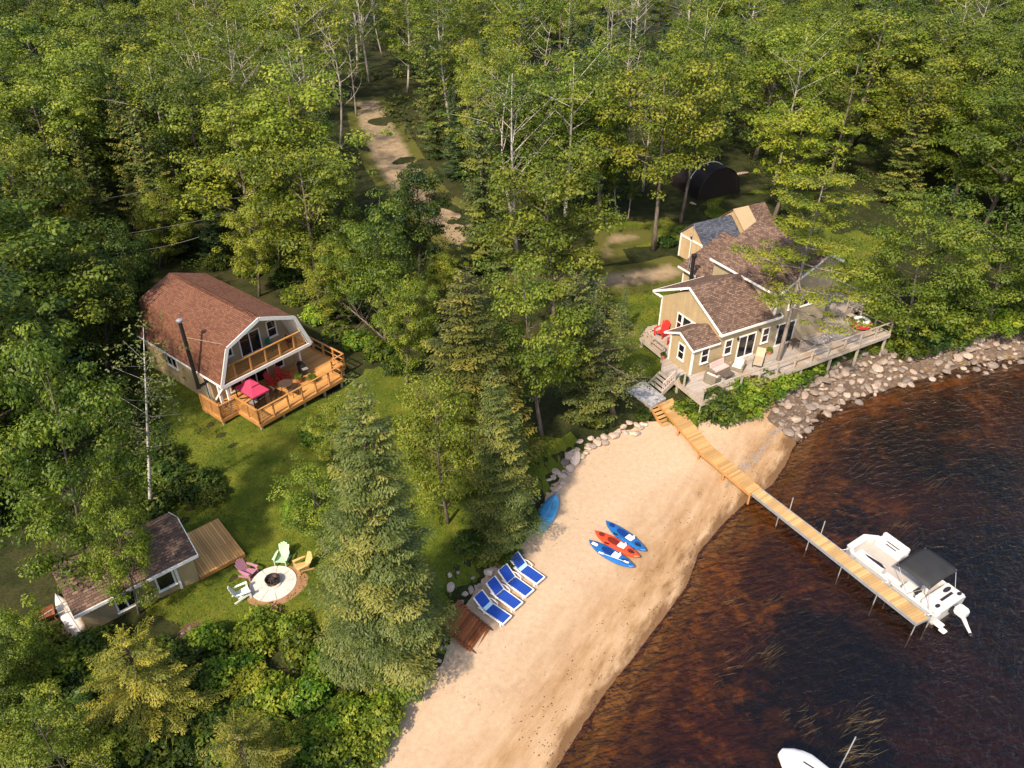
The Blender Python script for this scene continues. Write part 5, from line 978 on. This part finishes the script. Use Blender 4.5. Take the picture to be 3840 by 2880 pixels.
for px, s, fl, lg, rz, lb in [((1777, 820), 1.5, .45, 1.5, 1.0, 'large flat grey slab of rock on the shore below the deck'), ((1832, 797), 1.0, .7, 1.2, .5, 'big grey boulder on the shore under the deck'), ((2112, 735), 1.3, .7, 1.15, .2, 'big grey boulder on the right shore among the bushes'), ((1800, 800), .8, .7, 1.1, 2, 'grey boulder between the flat slab and the deck'), ((728, 1634), 1.25, .8, 1.25, 2.2, 'large grey boulder at the lower end of the beach'), ((1145, 1150), .75, .75, 1, .3, 'square grey rock at the tail of the upturned blue canoe'), ((1222, 1000), .9, .7, 1.1, 1, 'whitest big rock in the beach edging'), ((425, 1375), .6, .8, 1, 0, 'pale stone in the bare patch between bushes'), ((1600, 376), 1.2, .6, 1.3, 0, 'pale boulder beside the black arched shelter'), ((1497, 442), .8, .8, 1, 0, 'white stone in front of the black arched shelter'), ((810, 455), .9, .6, 1.2, 0, 'pale rock among the leafy trees beside the gravel lane'), ((925, 290), 1.0, .6, 1.2, 0, 'white rock at the lane edge under the trees'), ((945, 297), .9, .6, 1.3, 0, 'whitish rock right of another at the lane edge'), ((2070, 395), .9, .6, 1.4, .3, 'pale rock at the forest edge beyond the right lawn')]:
    p = gat(*px); rock(p[0], p[1], s, lb, None, fl, .16, 'boulder', lg, rz)
for k in range(9): p = gat(395 + rg_.uniform(0, 55), 1370 + rg_.uniform(-15, 35)); rock(p[0], p[1], rg_.uniform(.12, .28), 'small stone in the bare brown patch among the bushes', 'stones in the bare patch')
BP = [gat(*p)[:2] for p in [(380, 1375), (400, 1350), (435, 1345), (455, 1380), (440, 1405), (395, 1412)]]; sheet('bare_patch', [tuple(p) for p in BP], .4, .02, plain('brown_litter', (.11, .055, .03), .95, var=.5, scale=3), 12, .08, .3)
# loose litter: small stones and weed along the water, pebbles on the sand
g = np.random.default_rng(21)
def litter(name, P, size, mat, flat=.35):
    n = len(P); th = g.uniform(0, 6.28, n); V = []; F = []
    tet = np.array([(1, 0, 0), (-.5, .8, 0), (-.5, -.8, 0), (0, 0, .8)]); 
    for i in range(n):
        s = size * g.uniform(.5, 1.6); c_, s_ = math.cos(th[i]), math.sin(th[i]); q = tet * np.array([g.uniform(.6, 1.8), 1, flat]) * s
        V.append(np.stack([q[:, 0] * c_ - q[:, 1] * s_, q[:, 0] * s_ + q[:, 1] * c_, q[:, 2]], 1) + P[i]); F.extend([(4 * i, 4 * i + 1, 4 * i + 3), (4 * i + 1, 4 * i + 2, 4 * i + 3), (4 * i + 2, 4 * i, 4 * i + 3)])
    return tag(link(name, npmesh(name, np.concatenate(V), np.array(F), mat)), kind='stuff')
def shorepts(n, dmin, dmax, y0=-2, pw=1.0):
    out = []; 
    while len(out) < n:
        i = g.integers(2, len(WL) - 3); f = g.random(); q = WL[i] + (WL[i + 1] - WL[i]) * f; d = WL[i + 1] - WL[i]; d = d / np.hypot(*d); nn = np.array([-d[1], d[0]])
        p = q + nn * (dmin + (dmax - dmin) * g.random() ** pw); z = gz(*p)
        if sdist([p], RL)[0] < -.1: out.append((p[0], p[1], z + .015))
    return np.array(out)
litter('shore_weed', shorepts(900, -.3, 2.4, pw=1.8), .034, plain('dark_weed', (.045, .022, .012), .9, var=.5)); litter('pebbles', shorepts(700, .3, 9, pw=.8), .035, plain('pebble', (.26, .17, .11), .9, var=.5), .7)
WD = [at(x, y, .3)[:2] for x, y in [(1590, 960), (1640, 935), (1700, 890), (1660, 1000), (1625, 1040), (1585, 1000)]]
q_ = [gat(1600 + 110 * u - 40 * v, 1000 - 90 * u + 60 * v * (1 if u < .7 else .3)) for u, v in zip(g.random(260), g.random(260))]; q2 = []
while len(q2) < 700:
    p = np.array([g.uniform(a_[:, 0].min(), a_[:, 0].max()), g.uniform(a_[:, 1].min(), a_[:, 1].max())])
    if inpoly([p], NEP)[0]: q2.append((p[0], p[1], gz(*p) + .04))
litter('small_shore_stones', np.array(q2), .11, M['rock'], .8)
litter('shore_stones', np.array([p + [0, 0, .02] for p in q_]), .08, M['rock'], .8)
# reeds in the shallows
V = []; 
for cx, cy, n, sx, sy in [(1605, 1425, 34, 22, 22), (1650, 1418, 60, 22, 22), (1560, 1425, 16, 8, 20), (1735, 1570, 30, 16, 30), (1850, 1560, 90, 45, 35), (1835, 1630, 60, 40, 25), (1690, 1545, 12, 12, 14), (1935, 1135, 30, 18, 24), (1968, 1190, 18, 14, 22), (2010, 1050, 20, 30, 18), (1560, 1300, 26, 26, 10), (1660, 1300, 18, 16, 12), (1860, 1010, 24, 26, 18), (1545, 1480, 10, 6, 40), (1760, 1005, 30, 40, 24), (1700, 1140, 16, 20, 20)]:
    for k in range(n):
        p = at(cx + g.normal() * sx * .6, cy + g.normal() * sy * .6, 0); h = g.uniform(.25, .75); ln = np.array([.30 + g.normal() * .18, -.15 + g.normal() * .2, 0]) * h * 1.4; w = np.array([-.5, -.8, 0]) * .011
        b0 = p + [0, 0, -.25]; V.append([b0 - w, b0 + w, p + ln + [0, 0, h] + w * .3, p + ln + [0, 0, h] - w * .3])
V = np.array(V).reshape(-1, 3); tag(link('reeds', npmesh('reeds', V, np.arange(len(V)).reshape(-1, 4), plain('dry_reed', (.40, .28, .12), .7))), kind='stuff')
# grass tufts on the lawns
KEEPOFF = [[tuple(p[:2]) for p in ex] for ex in [lane([(790, 225), (812, 275), (850, 350), (895, 420), (960, 470), (1040, 530), (1150, 590), (1250, 603), (1330, 597), (1420, 585), (1490, 565)], 3.0), P2([(1300, 500), (1400, 494), (1410, 508), (1340, 530), (1350, 556), (1290, 566), (1275, 530)], 2.5), [(fx + 1.35 * math.cos(a), fy + 1.35 * math.sin(a)) for a in np.linspace(0, 6.2, 18)], [CB.w(*q_)[:2] for q_ in ((-5.4, 0), (2.5, 0), (2.5, 3.5), (-5.4, 3.5))]]]
def tufts(name, polys, n, mat, h=(.03, .08)):
    P = []
    for poly in polys:
        a = np.array([q[:2] for q in poly]); b0, b1 = a.min(0), a.max(0); q = g.uniform(b0, b1, (n * 2, 2)); q = q[inpoly(q, poly)]
        for ex in KEEPOFF: q = q[~inpoly(q, ex)]
        P.append(q[:n])
    P = np.concatenate(P); k = len(P); z = ground(P[:, 0], P[:, 1]); C = np.column_stack([P, z + .03]); N = norm(g.normal(size=(k, 3)) * .6 + [0, -.5, .6]); A = norm(g.normal(size=(k, 3)) * .5 + [0, 0, 1.])
    V = leafquads(g, C, N, g.uniform(h[0], h[1], k) * 2.0, .3, A); T = np.clip(.45 + .25 * wob(P[:, 0], P[:, 1], .8) + g.normal(size=k) * .18, 0, 1)
    return tag(link(name, npmesh(name, V, np.arange(len(V)).reshape(-1, 4), mat, {'tint': ('FACE', T)})), kind='stuff')
M['grass'] = leafmat('grass_blades', (.035, .055, .006), (.09, .105, .010), (.19, .155, .03), trans=.3)
tufts('grass', [LAWN1], 42000, M['grass']); tufts('yard_grass', [LAWN2], 30000, M['grass'], (.05, .11))
# ------------------------------------------------------------------ trees one can name
rt_ = random.Random(7); M['bark_pine'] = barkmat('bark_pine', (.13, .10, .08), (.30, .25, .20))
proto('near_spruce', spruce(301, 15.5, 3.5, .58, 9, .115, tw=.095, r0=.24, full=.74, asp=.42, fan=.62), 'needle', 'bark_dark'); proto('near_spruce', spruce(302, 12, 2.8, .56, 9, .115, tw=.095, r0=.2, full=.78, asp=.42, fan=.62), 'needle', 'bark_dark')
proto('yellow_spruce', spruce(312, 12.8, 3.0, .56, 8, .12, tw=.10, r0=.22, full=.74, asp=.42, fan=.6), 'needle_yellow', 'bark_dark'); proto('gold_spruce', spruce(303, 7, 3.2, .36, 8, .085, tw=.06, full=.6, gap=.40, asp=.36, fan=.26), 'needle_gold', 'bark_dark'); proto('near_broad', broad(304, 12, 4.2, .16, 26, 5, 120, .21, flat=.42, r0=.16, thin=.7), 'leaf', 'bark'); proto('near_broad', broad(305, 9, 3.4, .12, 24, 5, 110, .18, flat=.45, r0=.13, thin=.7), 'leaf_light', 'bark')
proto('near_pine', layered(306, 14, 4.0, 24, .34, 105, .165, .17), 'leaf', 'bark_pine'); proto('thin_birch', broad(307, 12, 1.5, .36, 26, 2, 24, .15, r0=.10, elev=(0, 40), cr=.4, thin=.2), 'needle_brown', 'birch'); proto('feather', spruce(308, 10.5, 2.6, .34, 6, .15, tw=.16, full=.6, gap=.18, droop=.4), 'needle_brown', 'bark'); proto('feather', broad(309, 10.5, 2.6, .12, 26, 4, 60, .16, flat=.5, elev=(0, 40)), 'needle_brown', 'bark')
def keytree(key, base, apex, label, wide=1.0, var=None, lean=True, cat='tree', z=None, H=None):
    b = gat(*base) if z is None else np.array([*at(*base, z)[:2], z]); zt = yonv(0, apex[1], b[0], b[1])
    p = at(*apex, zt); p = np.array([p[0], p[1], zt]) if lean else np.array([b[0], b[1], zt])
    if z is None: b = b - [0, 0, .08]
    return tree(key, b, zt - b[2], wide, label, cat, None, p, var, rt_)
KT = [('near_spruce', (838, 1425), (774, 826), 'tall olive spruce nearest the camera, between fire pit and sun loungers', .96, 0), ('yellow_spruce', (1022, 990), (1008, 588), 'yellow tipped tall spruce at the middle of the picture, behind a lower spruce', 1.45, 0), ('near_spruce', (1084, 1148), (1064, 798), 'broad olive spruce beside the upturned blue canoe', 1.0, 1),
 ('thin_birch', (325, 1105), (311, 700), 'thin white stemmed birch left of the gambrel cottage', 1.0, 0), ('near_broad', (195, 1275), (75, 745), 'big leafy tree at the left edge above the small cabin', .58, 0), ('near_broad', (300, 1325), (215, 1085), 'bright leafy tree in front of the small cabin roof', .55, 1), ('gold_spruce', (345, 1565), (262, 1378), 'golden yellow conifer below the small cabin at the lower left', 1.15, 0), ('gold_spruce', (560, 1735), (505, 1570), 'smaller golden conifer at the bottom edge beside the thicket', 1.1, 0),
 ('light', (690, 650), (640, 345), 'bright green leafy tree right behind the cottage roof', .95, 0), ('broad', (835, 745), (815, 430), 'leafy tree between gravel lane and the cottage deck', .8, 1), ('darkbroad', (905, 620), (890, 372), 'dark green dense tree at the lower end of the lane', .72, 0), ('olive', (1050, 585), (1040, 232), 'dark olive pine with bare lower trunk beside the lane', 1.1, 0), ('broad', (1200, 700), (1185, 318), 'dense green tree left of the sandy parking place', 1.0, 2),
 ('poplar', (1045, 450), (1040, 158), 'slim yellow green poplar above the lane', .8, 0), ('spruce', (1283, 720), (1270, 560), 'small dark blue green spruce at the yard corner', .9, 0), ('spruce', (1345, 720), (1352, 625), 'small dark spruce on the grass left of the lake house', .9, 1), ('feather', (1275, 900), (1245, 588), 'feathery olive conifer between two spruces, left of the steps', .95, 0), ('feather', (1325, 895), (1300, 625), 'airy brownish green tree overhanging the landing platform', 1.0, 1), ('light', (1170, 940), (1140, 598), 'light green birch standing behind the broad olive spruce', .8, 1), ('near_broad', (968, 1130), (955, 855), 'bright green bushy tree between the two big spruces', .72, 1),
 ('light', (880, 830), (890, 610), 'slender light green tree at the right of the cottage deck', .7, 0), ('tall', (1412, 540), (1425, 130), 'tall leafy tree with a bare grey trunk by the parking place', 1.0, 0), ('tall', (1470, 482), (1520, 115), 'tall rounded tree with slanting pale trunk beside the black shelter', .9, 1), ('yellow', (1296, 480), (1312, 165), 'yellow green forked tree at the edge of the clearing', .95, 0), ('dead', (1207, 330), (1172, 100), 'silvery half bare tree behind the clearing', 1.3, 0), ('poplar', (1332, 468), (1326, 270), 'young thin stemmed tree beside the yellow green one', .7, 1), ('poplar', (1357, 472), (1385, 300), 'crooked thin stemmed young tree at the clearing edge', .7, 2),
 ('yellow', (1668, 480), (1738, 232), 'leaning pale trunk tree behind the lake house roof', 1.05, 1), ('near_broad', (1955, 762), (2008, 425), 'big leafy tree on the shore at the deck end', .92, 0), ('broad', (2130, 720), (2170, 430), 'leafy tree at the right edge above the shore', 1.0, 1), ('light', (705, 1200), (684, 1030), 'small light green tree on the lawn touching the tall spruce', .95, 1), ('light', (720, 1010), (700, 880), 'small bright tree in front of the cottage deck', .9, 0), ('dead', (985, 180), (975, -30), 'white dead tree standing above the gravel lane', 1.2, 1), ('dead', (1702, 75), (1712, -60), 'white bare tree at the top edge right of centre', 1.1, 2), ('dead', (2085, 130), (2095, -40), 'pale many stemmed dead tree at the top right', 1.6, 0), ('light', (560, 640), (540, 440), 'bright leafy tree close behind the cottage ridge', .8, 1), ('broad', (770, 640), (760, 450), 'leafy tree behind the cottage, left of the bare dead tree', .85, 0), ('light', (900, 760), (905, 600), 'small leafy tree in the dark hollow right of the cottage deck', .8, 0), ('yellow', (960, 700), (955, 560), 'yellow green small tree left of the yellow tipped spruce', .8, 1), ('olive', (950, 335), (912, 58), 'tall olive pine standing right of the gravel lane', .95, 1), ('spruce', (985, 385), (975, 190), 'dark spruce right of the lane behind the olive pine', 1.0, 1), ('light', (705, 705), (690, 545), 'light leafy tree touching the bare dead tree, right of the cottage', .9, 0), ('broad', (605, 600), (610, 430), 'leafy tree behind the middle of the cottage roof', .9, 1), ('pine', (1020, 430), (1000, 250), 'layered green tree between the lane and the dark olive pine', .8, 0), ('airy', (470, 440), (425, 85), 'tall thin pale tree with bare upper limbs, leftmost of those above the cottage', 1.0, 0), ('airy', (545, 420), (498, 40), 'tall thin pale limbed tree above the cottage roof ridge', 1.0, 1), ('airy', (400, 470), (330, 140), 'pale limbed tree left of the thin ones above the cottage', 1.1, 1), ('dead', (655, 400), (588, 118), 'slanting bare white trunk above the cottage, left of the lane', .6, 0), ('airy', (770, 250), (745, 20), 'tall slim tree at the left side of the lane top', .9, 0), ('darkbroad', (232, 800), (205, 555), 'dark leafy tree in the shade left of the cottage, nearest its roof corner', .7, 0), ('darkbroad', (272, 690), (258, 500), 'dark leafy tree just behind the left roof corner', .75, 1), ('broad', (345, 575), (345, 395), 'leafy tree behind the cottage roof at its left end', .8, 0), ('spruce', (455, 560), (452, 400), 'dark spruce behind the middle of the cottage ridge', .95, 1), ('light', (740, 700), (735, 545), 'small light tree behind the bare dead branches', .8, 0), ('broad', (655, 600), (668, 455), 'leafy tree at the right rear of the cottage roof', .8, 2), ('dead', (680, 380), (690, 270), 'short forked dead tree with bleached bare branches', 1.6, 2)]
for key, b, a, lb, wd, vr in KT: keytree(key, b, a, lb, wd, vr)
b = H.w(6.91, -1.57, HZ - .9); keyb = yonv(0, 372, b[0], b[1]); p = at(1788, 372, keyb); tree('near_pine', b, 14, 1.0, 'tall flat branched pine growing up through the grey deck', 'tree', None, (p[0], p[1], keyb), 0, rt_)
pfb = deadtree(311, 9, .075, 34, .46, 0, .06, .5); proto('fallen', pfb, None, 'bark'); b = gat(835, 745); p = at(655, 590, 6.2); tree('fallen', b + [0, 0, .4], 9, 1.25, 'bare dead tree with long fanned branches leaning toward the cottage deck', 'tree', None, (p[0], p[1], 6.2), 0, rt_)
KB = np.array([gat(*k[1])[:2] for k in KT] + [b[:2]])
# ------------------------------------------------------------------ shrubs
def bush(px, r, key, label, group=None, hs=1.0):
    p = gat(*px); o = tree(key, p - [0, 0, .05], r * hs, 1.0, label, 'shrub', group, None, None, rt_, 'shrub', 1.05); o.scale = (r, r, r * hs); return o
for px, r, k in [((1480, 905), 1.0, 'shrub'), ((1512, 885), 1.1, 'shrub'), ((1545, 880), 1.1, 'shrub_dark'), ((1578, 888), 1.25, 'shrub'), ((1600, 868), 1.2, 'shrub'), ((1635, 858), 1.2, 'shrub'), ((1660, 843), 1.2, 'shrub'), ((1690, 828), 1.1, 'shrub_light'), ((1722, 815), 1.0, 'shrub'), ((1748, 800), 1.0, 'shrub'), ((1770, 786), .9, 'shrub_dark'), ((1560, 905), .9, 'shrub'), ((1612, 892), .9, 'shrub'), ((1500, 900), .7, 'shrub_light')]: bush(px, r * 1.28, 'shrub_light' if k == 'shrub' and px[0] % 3 else k, 'green bush on the rocky bank below the grey deck', 'bushes below the grey deck')
for px, r, k in [((1795, 778), .7, 'shrub'), ((1835, 766), .8, 'shrub_light'), ((1875, 757), .8, 'shrub'), ((1905, 752), .9, 'shrub'), ((1955, 760), 1.6, 'shrub'), ((2000, 745), 1.8, 'shrub_dark'), ((2050, 735), 1.7, 'shrub'), ((2090, 715), 1.7, 'shrub'), ((2150, 710), 1.8, 'shrub_light'), ((2200, 705), 1.9, 'shrub'), ((2020, 700), 2.0, 'shrub'), ((2080, 680), 2.1, 'shrub_dark'), ((2190, 665), 2.2, 'shrub')]: bush(px, r, k, 'rounded bush on the shore right of the deck', 'bushes on the right shore')
for px, r, k, lb in [((1095, 1205), .9, 'shrub', 'bright green bush between the loungers and the canoe'), ((1040, 1215), .5, 'shrub', 'small bush by the rocks behind the loungers'), ((1130, 1120), 1.0, 'shrub', 'bush behind the upturned blue canoe'), ((1388, 900), .6, 'shrub', 'bush at the foot of the beach steps'), ((1285, 915), .7, 'shrub_yellow', 'olive bush above the beach edging rocks'), ((655, 1105), 1.2, 'shrub_light', 'light bush on the lawn left of the tall spruce'), ((690, 945), 1.3, 'shrub_light', 'light green bush below the cottage deck front'), ((900, 965), 1.2, 'shrub', 'green bush between the two tall spruces'), ((1010, 1180), .9, 'shrub_dark', 'dark bush under the broad spruce'), ((1440, 530), 1.0, 'shrub_dark', 'dark bush at the foot of the grey trunk'), ((1690, 420), 1.2, 'shrub_light', 'light bush on the lawn behind the sheds')]: bush(px, r, k, lb)
for px, r, k in [((640, 650), 1.3, 'shrub'), ((690, 690), 1.4, 'shrub_light'), ((730, 730), 1.3, 'shrub'), ((775, 745), 1.3, 'shrub_light'), ((820, 770), 1.3, 'shrub'), ((860, 800), 1.2, 'shrub_dark'), ((760, 690), 1.3, 'shrub_dark'), ((700, 640), 1.4, 'shrub'), ((620, 610), 1.4, 'shrub_dark'), ((540, 590), 1.4, 'shrub'), ((470, 575), 1.3, 'shrub_dark'), ((900, 730), 1.3, 'shrub'), ((840, 700), 1.3, 'shrub_light'), ((940, 760), 1.2, 'shrub_dark')]: bush(px, r, k, 'bush in the tangle behind and right of the cottage deck', 'bushes behind the cottage deck')
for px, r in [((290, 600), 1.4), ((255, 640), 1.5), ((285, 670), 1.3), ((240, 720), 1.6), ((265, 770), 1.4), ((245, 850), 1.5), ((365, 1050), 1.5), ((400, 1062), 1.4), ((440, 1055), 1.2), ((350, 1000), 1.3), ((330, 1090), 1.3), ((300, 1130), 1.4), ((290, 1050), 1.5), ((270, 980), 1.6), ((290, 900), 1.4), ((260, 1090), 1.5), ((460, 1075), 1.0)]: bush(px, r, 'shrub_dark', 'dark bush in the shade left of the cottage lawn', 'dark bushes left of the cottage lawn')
TH = [(455, 1360), (560, 1340), (660, 1345), (720, 1370), (830, 1440), (925, 1450), (880, 1520), (825, 1610), (770, 1690), (700, 1760), (-60, 1760), (-60, 1440), (120, 1400), (260, 1400), (350, 1430)]
rr = random.Random(5); TP = []; tries = 0
while len(TP) < 110 and tries < 6000:
    tries += 1; q = (rr.uniform(-60, 930), rr.uniform(1340, 1760))
    if not inpoly([q], TH)[0]: continue
    if any(math.hypot(q[0] - p[0], (q[1] - p[1]) * 1.2) < 33 for p in TP): continue
    TP.append(q)
for q in TP:
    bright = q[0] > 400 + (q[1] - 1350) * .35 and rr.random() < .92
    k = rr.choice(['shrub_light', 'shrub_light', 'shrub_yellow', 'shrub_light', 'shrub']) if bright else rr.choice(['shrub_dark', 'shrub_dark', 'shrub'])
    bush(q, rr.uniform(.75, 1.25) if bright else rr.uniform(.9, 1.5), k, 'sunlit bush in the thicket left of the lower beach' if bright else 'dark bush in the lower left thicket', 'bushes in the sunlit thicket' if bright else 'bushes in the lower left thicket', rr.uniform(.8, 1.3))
for i, (b_, a_, k, w_) in enumerate([((30, 1560), (-60, 1400), 'near_broad', .9), ((60, 1500), (20, 1330), 'near_broad', .8), ((180, 1720), (60, 1520), 'near_broad', .8)]): keytree(k, b_, a_, ['dark leafy tree in the left corner thicket', 'leafy tree below the white canoe at the left edge', 'leafy tree left of the golden conifer base', 'low leafy tree right of the golden conifer'][i], w_, 0)
# ------------------------------------------------------------------ the forest: every tree a thing
FP = [(-700, 1300), (-60, 1180), (40, 1060), (95, 930), (120, 800), (160, 660), (290, 570), (600, 590), (655, 560), (690, 480), (735, 380), (762, 245), (800, 222), (925, 235), (1000, 330), (1020, 470), (1110, 560), (1240, 520), (1280, 430), (1480, 395), (1500, 330), (1600, 320), (1640, 400), (1900, 400), (1950, 470), (2020, 440), (2212, 560), (2300, 640), (3000, 600), (4200, 250), (3000, -75), (1106, -75), (-800, -75), (-2400, 300)]
FPW = [at(x, max(y, -75), 2.8)[:2] for x, y in FP]
LANE = [at(x, y, 2.8)[:2] for x, y in [(790, 225), (812, 275), (850, 350), (895, 420), (960, 470), (1040, 530)]]
def lanedist(p): return float(np.abs(sdist([p], np.array(LANE)))[0])
HIDE = [(780, 250, 905, 395), (940, 395, 1010, 520)]     # ground kept open so the lane shows
pts = []; tries = 0; fr = random.Random(23)
while tries < 60000 and len(pts) < 330:
    tries += 1; y = 18 + 165 * fr.random() ** .85; half = 12 + y * .78; x = fr.uniform(-half, half)
    if not inpoly([(x, y)], FPW)[0]: continue
    sp = 3.6 + .022 * y + (1.2 if y > 95 else 0)
    if any((x - p[0]) ** 2 + (y - p[1]) ** 2 < sp * sp for p in pts): continue
    if np.min(np.hypot(KB[:, 0] - x, KB[:, 1] - y)) < 3.0 or lanedist((x, y)) < 4.2: continue
    pts.append((x, y))
def kindof(x, y):
    px = projpx((x, y, 8.0)); r = fr.random()
    if px[0] < 330 and px[1] < 260: return fr.choice(['broad', 'darkbroad', 'spruce', 'broad', 'spruce', 'light'])
    if px[0] < 420: return fr.choice(['broad', 'broad', 'light', 'darkbroad', 'olive'])
    if px[0] < 780: return fr.choice(['poplar', 'airy', 'light', 'poplar', 'airy', 'airy', 'light', 'dead']) if px[1] < 330 else fr.choice(['light', 'broad', 'light', 'poplar'])
    if px[0] < 1150: return fr.choice(['spruce', 'olive', 'poplar', 'broad', 'pine', 'airy', 'light', 'dead'])
    if px[0] < 1550: return fr.choice(['broad', 'poplar', 'light', 'airy', 'pine', 'spruce', 'olive', 'dead'])
    return fr.choice(['broad', 'light', 'broad', 'pine', 'spruce', 'yellow', 'light', 'olive', 'spruce', 'light', 'airy'])
LOOK = {'broad': 'leafy green tree', 'light': 'light green tree', 'darkbroad': 'dark leafy tree', 'poplar': 'slim pale stemmed tree', 'airy': 'thinly leaved tree', 'yellow': 'yellow green tree', 'spruce': 'dark spruce', 'olive': 'olive spruce', 'pine': 'layered pine', 'dead': 'bare pale dead tree', 'tall': 'tall high crowned tree'}
HT = {'broad': (11.5, 16), 'light': (11, 15.5), 'darkbroad': (10, 14.5), 'poplar': (14.5, 19), 'airy': (14, 18.5), 'yellow': (9, 12.5), 'spruce': (9, 15), 'olive': (10, 15), 'pine': (11, 15), 'dead': (13, 17), 'tall': (12, 16)}
recs = [(x, y, kindof(x, y)) for x, y in pts]; zones = {}
for x, y, k in recs:
    px = projpx((x, y, 6.0))[0]; zn = 'left of the red roofed cottage' if px < 310 else 'behind the red roofed cottage' if px < 760 else 'around the gravel lane' if px < 1150 else 'behind the parking place' if px < 1500 else 'behind the lake house' if px < 1870 else 'on the far right'
    zones.setdefault(zn, []).append((x, y, k))
ROW = ['front', 'second', 'third', 'fourth', 'fifth', 'sixth', 'seventh', 'eighth', 'ninth', 'tenth', 'eleventh', 'twelfth']
for zn, L in zones.items():
    L.sort(key=lambda r: r[1]); n = 9
    for ri in range(0, len(L), n):
        row = sorted(L[ri:ri + n], key=lambda r: projpx((r[0], r[1], 6.0))[0])
        for oi, (x, y, k) in enumerate(row):
            h = fr.uniform(*HT[k]) * (.92 if y < 60 else 1.0)
            tree(k, (x, y, gz(x, y) - .1), h, fr.uniform(.88, 1.15) * (1.12 if y > 90 else 1), '%s, %s from left, %s forest row %s' % (LOOK[k], ORD[oi], ROW[min(ri // n, 11)], zn), 'tree', 'forest trees ' + zn, None, None, fr)
print('forest trees', len(recs))
# undergrowth under the trees, one mass
def undergrowth(name, n, ymin, ymax, rr_, k, L, mat, poly, hh):
    out = []; T = []
    while len(out) < n:
        y = ymin + (ymax - ymin) * g.random(); x = g.uniform(-1, 1) * (14 + y * .8)
        if not inpoly([(x, y)], poly)[0] or lanedist((x, y)) < 2.6: continue
        r = g.uniform(*rr_); d = norm(g.normal(size=(k, 3))); d[:, 2] = np.abs(d[:, 2]); P = np.array([x, y, gz(x, y)]) + d * g.uniform(.4, 1, (k, 1)) * np.array([r, r, r * hh])
        N = norm(d * .6 + [0, 0, .7] + g.normal(size=(k, 3)) * .4); out.append(leafquads(g, P, N, L * g.uniform(.7, 1.3, k))); T.append(np.clip(g.uniform(.15, .7) + g.normal(size=k) * .15, 0, 1))
    V = np.concatenate(out); return tag(link(name, npmesh(name, V, np.arange(len(V)).reshape(-1, 4), mat, {'tint': ('FACE', np.concatenate(T))})), kind='stuff')
undergrowth('undergrowth', 2000, 20, 105, (.5, 1.3), 46, .24, M['leaf_dark'], FPW, .9); undergrowth('far_undergrowth', 900, 100, 300, (1.6, 3.2), 60, .62, M['leaf_dark'], [(-400, 100), (400, 100), (400, 310), (-400, 310)], 1.3)
# ------------------------------------------------------------------ light, sky, camera
SUN_EL, SUN_DIR = R_(46), np.array([-.50, -.866]); SUN_DIR = SUN_DIR / np.hypot(*SUN_DIR)
w = bpy.data.worlds.new('World'); SC.world = w; w.use_nodes = True; nt = w.node_tree; bg_ = nt.nodes['Background']
sk_ = nt.nodes.new('ShaderNodeTexSky'); sk_.sky_type = 'NISHITA'; sk_.sun_disc = False; sk_.sun_elevation = SUN_EL; sk_.sun_rotation = math.atan2(SUN_DIR[0], SUN_DIR[1]); sk_.air_density = 1.0; sk_.dust_density = 2.0; sk_.ozone_density = 1.0
nt.links.new(sk_.outputs[0], bg_.inputs[0]); bg_.inputs[1].default_value = .15
sl = bpy.data.lights.new('sun', 'SUN'); sl.energy = 3.8; sl.angle = R_(2.0); sl.color = (1.0, .875, .71); so = bpy.data.objects.new('sun', sl); COL.objects.link(so)
so.rotation_euler = Vector((SUN_DIR[0] * math.cos(SUN_EL), SUN_DIR[1] * math.cos(SUN_EL), math.sin(SUN_EL))).to_track_quat('Z', 'Y').to_euler(); so.location = (-40, -40, 60)
cd = bpy.data.cameras.new('camera'); cam = bpy.data.objects.new('camera', cd); COL.objects.link(cam); SC.camera = cam
cd.sensor_fit = 'HORIZONTAL'; cd.sensor_width = 36; cd.lens = F_ / 3840 * 36; cd.clip_start = .5; cd.clip_end = 2000
cam.location = (0, 0, CAMH); cam.rotation_euler = (math.pi / 2 - PITCH, 0, 0)
SC.view_settings.view_transform = 'Standard'; SC.view_settings.look = 'None'; SC.view_settings.exposure = .88; SC.view_settings.gamma = 1
cy = SC.cycles; cy.max_bounces = 6; cy.diffuse_bounces = 3; cy.glossy_bounces = 3; cy.transmission_bounces = 3; cy.transparent_max_bounces = 8; cy.use_denoising = True; cy.sample_clamp_indirect = 6; cy.caustics_reflective = False; cy.caustics_refractive = False
SC.render.use_persistent_data = False
